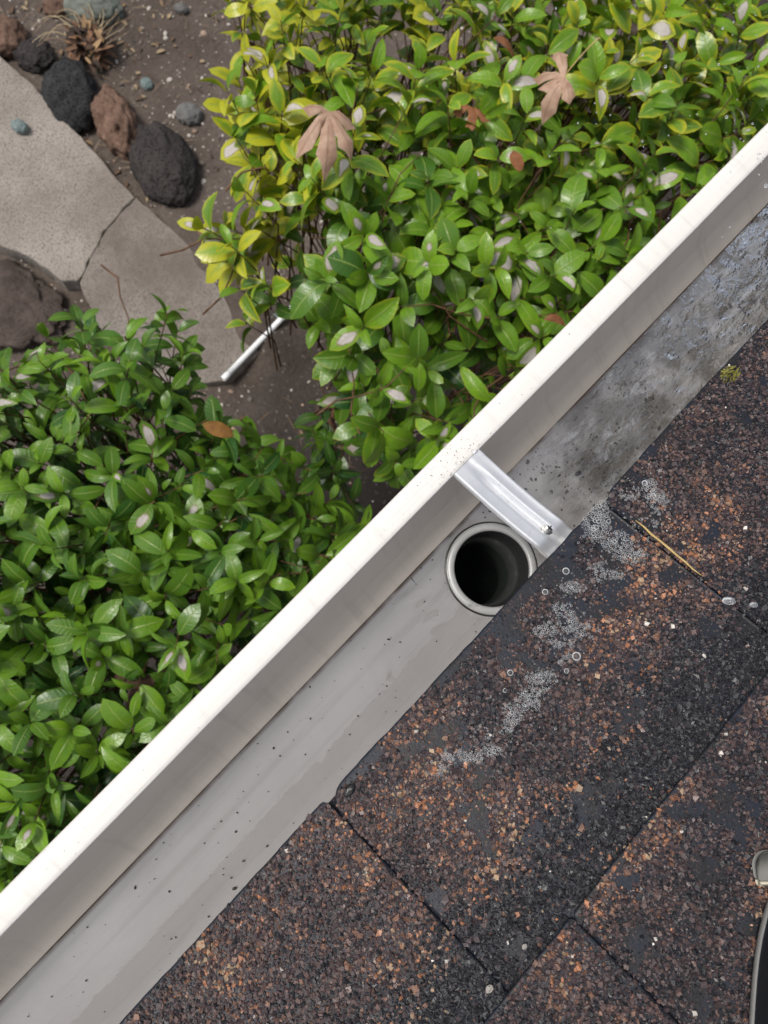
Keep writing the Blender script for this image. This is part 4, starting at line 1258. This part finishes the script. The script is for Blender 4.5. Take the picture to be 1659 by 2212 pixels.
# pale chips lying on the shingles
for px, py, r, lab in ((1534, 2046, 0.0018, 'small white chip on dark shingle granules'), (1432, 2900 / 1.356, 0.0025, 'flat cream chip lying near the corner of two shingles')):
    if px == 1432: px, py = 1057, 2136
    if px == 1534: px, py = 1133, 2045
    x, v = roof_uv(px, py, 0.007); V0_, F0_ = ICO[2]
    vv = V0_ * (0.8 + 0.4 * noise3(V0_ * 1.7 + px, 3)[:, None]) * [r, r * 0.75, r * 0.4]
    props(obj('stone_chip', vv + rp(x, v, 0.0075), F0_, M['pale'], smooth=False), lab, 'chip')

# ------------------------------------------------------------------ water, silt, foam
wx = np.linspace(-0.72, 1.45, 720); wy = np.linspace(-0.1042, -0.0272, 40)
WX, WY = np.meshgrid(wx, wy, indexing='ij')
rc = at(962, 1385, LIP - 0.081)
rr = np.hypot(WX - rc[0], WY - rc[1])
dist_o = np.hypot(WX - OX, WY - OY)
rip = 0.0020 * sstep(0.5, 0.72, n2(WX * 32, WY * 32, 6)) * sstep(0.012, -0.012, WX - rc[0] - 0.3 * (WY - rc[1])) * np.sin(rr * 2 * math.pi / 0.012 + 9.0 * (n2(WX * 20, WY * 20, 3) - 0.5)) * np.exp(-((rr - 0.018) / 0.030) ** 2)
upm = sstep(0.17, 0.30, WX)
turb = (0.0055 * (n2(WX * 26 + WY * 18, WY * 60, 88, 3) - 0.5) + 0.0012 * (n2(WX * 90, WY * 150, 89, 2) - 0.5)) * upm
WZ = LIP - 0.0820 + 0.0030 * upm + rip + turb + 0.00012 * (n2(WX * 18, WY * 18, 91) - 0.5)
WZ = np.where((dist_o < 0.037), LIP - 0.0835, WZ)
keepw = dist_o < 0.0345
V = np.stack([WX, WY, WZ], -1).reshape(-1, 3)
F = np.array(grid_faces(len(wx), len(wy)))
kk = keepw.ravel()
F = F[~kk[F].any(1)][:, ::-1]
props(link('water', make_mesh('water', V, F, M['water'])), kind='structure')

n = 1500
pts = []; 
while len(pts) < n:
    if rng.random() < 0.025:
        x, y = rng.uniform(-0.5, 0.17), rng.uniform(-0.098, -0.028)
    else:
        x, y = rng.uniform(0.17, 0.95), rng.uniform(-0.10, -0.030)
        w = 0.03 + 1.0 * float(sstep(0.5, 0.75, n2(x * 30, y * 30, 101))) * (1.0 if y < -0.045 else 0.4) + 0.45 * math.exp(-((x - 0.27) / 0.035) ** 2 - ((y + 0.075) / 0.02) ** 2)
        if rng.random() > w: continue
    if math.hypot(x - OX, y - OY) < 0.037: continue
    pts.append((x, y, LIP - 0.0822))
pts = np.array(pts)
sz = np.exp(rng.normal(math.log(0.00055), 0.42, n)); sz = np.where(pts[:, 0] < 0.17, sz * 0.68, sz)
pts[:, 2] += sz * 0.4
cc = np.array([(0.018, 0.016, 0.015), (0.05, 0.035, 0.028), (0.03, 0.03, 0.032)])[rng.integers(0, 3, n)]
v, f, c = rocks_merge(pts, sz, cc, 1, 0.6, 8)
props(link('silt_grains', make_mesh('silt_grains', v, f, M['silt'], False, c)), 'dark silt grains strewn over the gutter floor', 'silt', kind='stuff')
# specks on the lip and the front wall
n = 230; P = []
for i in range(n):
    if i < 150:
        c = random.choice((0.155, 0.165, 0.148, 0.17)); x = random.gauss(c, 0.010); y = random.uniform(0.004, 0.019)
    else:
        x = random.uniform(-0.4, 0.7); y = random.uniform(0.004, 0.019)
    P.append((x, y, LIP + 0.0003))
sz = np.exp(rng.normal(math.log(0.0002), 0.4, n))
v, f, c = rocks_merge(np.array(P), sz, np.tile((0.16, 0.13, 0.10), (n, 1)) * rng.uniform(0.4, 1.5, (n, 1)), 0, 0.5, 9)
props(link('dirt_specks', make_mesh('dirt_specks', v, f, M['silt'], False, c)), 'fine brown dirt specks sprinkled on the white gutter lip', 'dirt', kind='stuff')

# foam: many small soap bubbles in drifts on the wet shingles
def hemi(seg, rings):
    V = []
    for i in range(rings + 1):
        a = (i / rings) * math.pi / 2 * 0.98
        for k in range(seg):
            t = 2 * math.pi * k / seg
            V.append((math.cos(a) * math.cos(t), math.cos(a) * math.sin(t), math.sin(a)))
    return np.array(V), np.array(grid_faces(rings + 1, seg, True))
T2 = lambda x, y: (x / 1.35624, y / 1.35624)
def c2(x, y): return ((1500 + x / 2.212) / 1.35624, (1300 + y / 2.212) / 1.35624)
def c1(x, y): return ((1100 + x * 0.6932) / 1.35624, (1700 + y * 0.6932) / 1.35624)
CL = [(c2(545, 520), 30, 40, 0.0010, 1.0), (c2(590, 430), 12, 22, 0.0008, .8), (c2(680, 640), 32, 22, 0.0009, .9), (c2(770, 720), 32, 18, 0.0008, 1.0), (c2(650, 850), 26, 10, 0.0006, .8), (c2(560, 840), 25, 22, 0.0006, .5),
      (c2(895, 300), 16, 22, 0.0010, .9), (c2(950, 380), 18, 24, 0.0008, .8), (c2(870, 525), 28, 14, 0.0006, .7), (c2(760, 330), 20, 16, .0006, .3),
      (c2(380, 930), 24, 12, 0.0006, .6), (c2(310, 1070), 15, 14, 0.0009, .8), (c2(360, 1150), 22, 22, 0.0008, .8), (c2(450, 1190), 18, 22, 0.0007, .6), (c2(220, 1210), 26, 14, 0.0008, .7), (c2(330, 1290), 34, 14, 0.0006, .5),
      (c2(190, 1520), 32, 16, 0.0007, .7), (c2(130, 1640), 24, 22, 0.0008, .8), (c1(710, 430), 18, 20, 0.0008, .8), (c1(640, 520), 26, 18, 0.0009, .9), (c1(580, 570), 20, 22, 0.0008, .8), (c1(560, 640), 12, 20, .0006, .6),
      (c1(490, 720), 22, 12, 0.0009, .8), (c1(400, 745), 30, 12, 0.0007, .7), (c1(330, 735), 26, 18, 0.0006, .4), (c1(260, 800), 26, 14, 0.0005, .35), (c1(470, 640), 26, 14, .0005, .3), (c1(830, 30), 22, 12, .0006, .4), (c1(800, 300), 20, 30, .0006, .35)]
B = []
taken = {}
for (px, py), rx, ry, r0, den in CL:
    r0 *= 1.0; rx *= 1.2; ry *= 1.2
    x0, v0 = roof_uv(px, py, 0.0085)
    dxx = (roof_uv(px + 10, py, 0.0085)[0] - x0) / 10, (roof_uv(px + 10, py, 0.0085)[1] - v0) / 10
    ext = max(rx, ry) / 3.4 / 1000
    m = int(ext / (r0 * 1.7)) + 1
    for a in range(-m, m + 1):
        for b in range(-m, m + 1):
            x = x0 + (a + 0.5 * (b % 2)) * r0 * 1.82 + random.gauss(0, r0 * 0.18); v = v0 + b * r0 * 1.58 + random.gauss(0, r0 * 0.18)
            ex, ey, _ = project(rp(x, v, 0.0085))
            q = ((ex - px) / rx) ** 2 + ((ey - py) / ry) ** 2
            if q > 0.75 + 0.9 * n2(ex / 9, ey / 9, 121, 2) - 0.35: continue
            if n2(ex / 13, ey / 13, 122, 2) > 0.30 + 0.42 * den: continue
            if v < r0 * 0.6: continue
            kx, kv = int(x / 0.001), int(v / 0.001)
            r = r0 * max(0.35, 1.2 - 0.75 * math.sqrt(q)) * math.exp(random.gauss(0.0, 0.28))
            if any(math.hypot(x - c[0], v - c[1]) < (r + c[2]) * 0.78 for i_ in (-1, 0, 1) for j_ in (-1, 0, 1) for c in taken.get((kx + i_, kv + j_), ())): continue
            taken.setdefault((kx, kv), []).append((x, v, r)); B.append((x, v, r))
# stray single bubbles round the drifts
for (px, py), rx, ry, r0, den in CL:
    for _ in range(int(14 + 26 * den)):
        ex, ey = random.gauss(px, rx * 0.95), random.gauss(py, ry * 0.95)
        x, v = roof_uv(ex, ey, 0.0085)
        if v > 0.001: B.append((x, v, min(0.0009, 0.00038 * math.exp(random.gauss(0, 0.35)))))
HV, HF = hemi(10, 4)
B = np.array(B); nB = len(B)
print('bubbles', nB)
h = top_h(B[:, 1], 0) + 0.0019 + 0.0004 * rng.random(nB)
P = rp(B[:, 0], B[:, 1], h)
L_ = HV[None] * B[:, 2][:, None, None]
W = P[:, None, :] + L_[..., :1] * np.array([1.0, 0, 0]) + L_[..., 1:2] * UPS + L_[..., 2:] * NRM
F = (HF[None] + (np.arange(nB) * len(HV))[:, None, None]).reshape(-1, 4)
props(link('soap_foam', make_mesh('soap_foam', W.reshape(-1, 3), F, M['foam'])), 'drifts of tiny white soap bubbles on the wet shingles', 'foam', kind='stuff')
# the bright films where bubbles meet each other and the wet shingle
th = np.linspace(0, 2 * math.pi, 13)[:-1]
prof_r = ((1.03, 0.10), (0.97, 0.34), (0.84, 0.44), (0.74, 0.36))
RV = np.array([(a * math.cos(t_), a * math.sin(t_), z_) for a, z_ in prof_r for t_ in th]); RF = np.array(grid_faces(4, 12, True))
L_ = RV[None] * B[:, 2][:, None, None]
W = P[:, None, :] + L_[..., :1] * np.array([1.0, 0, 0]) + L_[..., 1:2] * UPS + L_[..., 2:] * NRM
F = (RF[None] + (np.arange(nB) * len(RV))[:, None, None]).reshape(-1, 4)
props(link('soap_film', make_mesh('soap_film', W.reshape(-1, 3), F, M['lamella'])), 'lacy white soap film rings between the tiny bubbles', 'foam', kind='stuff')
HV, HF = hemi(24, 9)
HME = make_mesh('bubble', HV, HF, M['bubble'])
for (px, py), r, lab in ((c2(350, 825), 0.0040, 'large clear bubble just below the drain outlet rim on the shingle'), (c2(215, 960), 0.0034, 'clear ringed bubble standing alone near the shingle edge'), (c2(420, 1375), 0.0048, 'largest clear bubble at the foot of the foam drift'),
                         (c2(860, 255), 0.0034, 'clear bubble at the top of the short foam patch above the straw'), (c2(915, 335), 0.0030, 'clear bubble inside the short foam patch above the straw'),
                         (c2(355, 1470), 0.0028, 'faint small bubble below the largest bubble'), (c1(570, 390), 0.0034, 'clear bubble with bright base apart from the foam'), (c1(548, 465), 0.0024, 'tiny clear bubble beside the lower foam drift')):
    x, v = roof_uv(px, py, 0.0085)
    o = bpy.data.objects.new('bubble', HME); col.objects.link(o)
    o.location = rp(x, v, float(top_h(v, 0)) + 0.0008)
    o.scale = (r * 0.6, r * 0.6, r * 0.5); o.rotation_euler = (-SL, 0, 0)
    props(o, lab, 'bubble', 'large bubbles on the shingles')
# two splash drops on the shingle
for (px, py), sx, sy, lab in ((c2(1400, 1022), 0.0042, 0.0023, 'large white splash drop above the wet shingle'), (c2(1562, 1047), 0.0027, 0.0016, 'smaller oval splash drop beside the large one')):
    x, v = roof_uv(px, py, 0.010); V0_, F0_ = ICO[3]
    vv = V0_ * (0.85 + 0.3 * noise3(V0_ * 1.5 + px, 3)[:, None]) * [1, 1, 1]
    d = np.array([0.9, 0.3, 0.0]); 
    W = rp(x, v, 0.0112) + vv[:, :1] * sx * np.array([0.62, -0.78, 0.2]) + vv[:, 1:2] * sy * np.array([0.78, 0.62, 0.0]) + vv[:, 2:] * 0.0018 * NRM
    props(obj('water_drop', W, F0_, M['drop']), lab, 'water drop')
# spray drops flying over the far end of the gutter
n = 100; P = []
for i in range(n):
    px = 1659 - abs(random.gauss(0, 190)); py = random.uniform(-20, 520)
    z = LIP + random.uniform(-0.25, 0.06)
    P.append(at(px, py, z))
sz = np.exp(rng.normal(math.log(0.0007), 0.35, n))
V0_, F0_ = ICO[1]
W = np.array(P)[:, None, :] + V0_[None] * sz[:, None, None]
F = (F0_[None] + (np.arange(n) * len(V0_))[:, None, None]).reshape(-1, 3)
props(link('spray_drops', make_mesh('spray_drops', W.reshape(-1, 3), F, M['drop'])), 'fine white water spray drops over the far gutter and leaves', 'spray', kind='stuff')

# ------------------------------------------------------------------ work shoe and scraper at the roof's edge of the picture
def uvp(px, py): return np.array(roof_uv(px, py, 0.012))
e0, e1 = uvp(1597, 2212), uvp(1664, 1955)
fw = (e1 - e0) / np.linalg.norm(e1 - e0); rt = np.array([fw[1], -fw[0]])
if (uvp(1700, 2090) - uvp(1600, 2090)) @ rt < 0: rt = -rt
ball = uvp(1618, 2090)
org = ball + rt * 0.050 - fw * 0.165
def shoe_w(y):          # half widths (left, right) of the sole along its length
    t = np.clip(y / 0.29, 0, 1)
    end = np.sqrt(np.clip(1 - np.clip((t - 0.80) / 0.20, 0, 1) ** 2, 0, 1)) * np.sqrt(np.clip(1 - np.clip((0.14 - t) / 0.14, 0, 1) ** 2, 0, 1))
    w = 0.034 + 0.016 * np.exp(-((t - 0.66) / 0.24) ** 2)
    return w * end
def shoe_ring(off, h, shear=0.0, n=28):
    y = np.concatenate([np.linspace(0, 0.29, n), np.linspace(0.29, 0, n)[1:-1]])
    w = shoe_w(y); x = np.where(np.arange(len(y)) < n, -1, 1) * np.maximum(w + off, 0.0008)
    yy = 0.145 + (y - 0.145) * (1 + off / 0.145)
    q = org[None] + rt[None] * x[:, None] + fw[None] * yy[:, None]
    return rp(q[:, 0], q[:, 1], h(y) if callable(h) else np.full(len(y), h)), len(y)
shoe_base = rp(org[0] + fw[0] * 0.14, org[1] + fw[1] * 0.14, 0.010)
shoe = props(empty('work_shoe', shoe_base), 'dark navy work shoe with pale grey sole edge standing on the shingles', 'shoe')
def rings_obj(name, spec, mat):
    R = []
    for off, h in spec:
        r, m = shoe_ring(off, h); R.append(r)
    F = grid_faces(len(R), m, True); F.append(tuple(range(m))[::-1]); F.append(tuple(range((len(R) - 1) * m, len(R) * m)))
    return obj(name, np.concatenate(R), F, mat, shoe)
rings_obj('sole', [(-0.004, 0.0100), (-0.001, 0.0104), (0.0, 0.0115), (0.0, 0.0130), (-0.0006, 0.0140), (-0.002, 0.0143), (-0.006, 0.0141)], M['bucket_rim'])
hh = lambda a, b, c: (lambda y: a + b * np.exp(-((y - 0.05) / 0.09) ** 2) + c * np.exp(-((y - 0.22) / 0.06) ** 2))
rings_obj('upper', [(-0.0020, 0.0135), (-0.0004, hh(0.022, 0.004, 0.004)), (-0.006, hh(0.042, 0.016, 0.006)), (-0.012, hh(0.050, 0.030, 0.007)), (-0.020, hh(0.056, 0.045, 0.006)), (-0.028, hh(0.059, 0.055, 0.005)), (-0.036, hh(0.060, 0.055, 0.004))], M['bucket'])
for i in range(5):
    y = 0.12 + i * 0.018; P = []
    for s in np.linspace(-1, 1, 7):
        q = org + rt * 0.020 * s + fw * (y + 0.006 * (1 - s * s)); P.append(rp(q[0], q[1], hh(0.060, 0.055, 0.004)(y) + 0.003 - 0.006 * s * s))
    v, f = tube(P, 0.0022, 7); obj('lace', v, f, M['grip'], shoe)

# scraper lying on the shingle, only the rounded blade corner in view
s0, s1 = uvp(1634, 1905), uvp(1634, 1850)
ex = uvp(1734, 1905) - s0; ex /= np.linalg.norm(ex); ey = np.array([-ex[1], ex[0]])
if (s1 - s0) @ ey < 0: ey = -ey
def plate(x0, y0, x1, y1, r, h0, h1):
    out = [(x1, y0), (x1, y1)]
    for a in np.linspace(math.pi / 2, math.pi, 9): out.append((x0 + r + r * math.cos(a), y1 - r + r * math.sin(a)))
    for a in np.linspace(math.pi, 1.5 * math.pi, 4): out.append((x0 + 0.002 + 0.002 * math.cos(a), y0 + 0.002 + 0.002 * math.sin(a)))
    m = len(out); V = []
    for h, ins in ((h0, 0), (h1 - 0.0006, 0), (h1, 0.0006)):
        for x, y in out:
            q = s0 + ex * (x + (ins if x < x1 else 0)) + ey * (y + (ins if y == y0 else -ins)); V.append(rp(q[0], q[1], h))
    F = grid_faces(3, m, True); F.append(tuple(range(m))[::-1]); F.append(tuple(range(2 * m, 3 * m)))
    return np.array(V), F
scp = props(empty('scraper', rp(s0[0] + ex[0] * 0.04, s0[1] + ex[1] * 0.04, 0.009)), 'grey scraper with a cream edge lying beside the work shoe', 'scraper')
v, f = plate(0.0, 0.0012, 0.075, 0.0165, 0.009, 0.0092, 0.0128); obj('blade', v, f, M['grip'], scp)
v, f = plate(0.0004, -0.0022, 0.075, 0.0010, 0.0008, 0.0092, 0.0122); obj('edge_strip', v, f, M['grip_end'], scp)
q = [s0 + ex * t + ey * 0.0075 for t in np.linspace(0.06, 0.19, 8)]
v, f = tube([rp(a[0], a[1], 0.0195) for a in q], [0.006, 0.010, 0.011, 0.0095, 0.0095, 0.011, 0.0115, 0.008], 14); obj('handle', v, f, M['bucket'], scp)
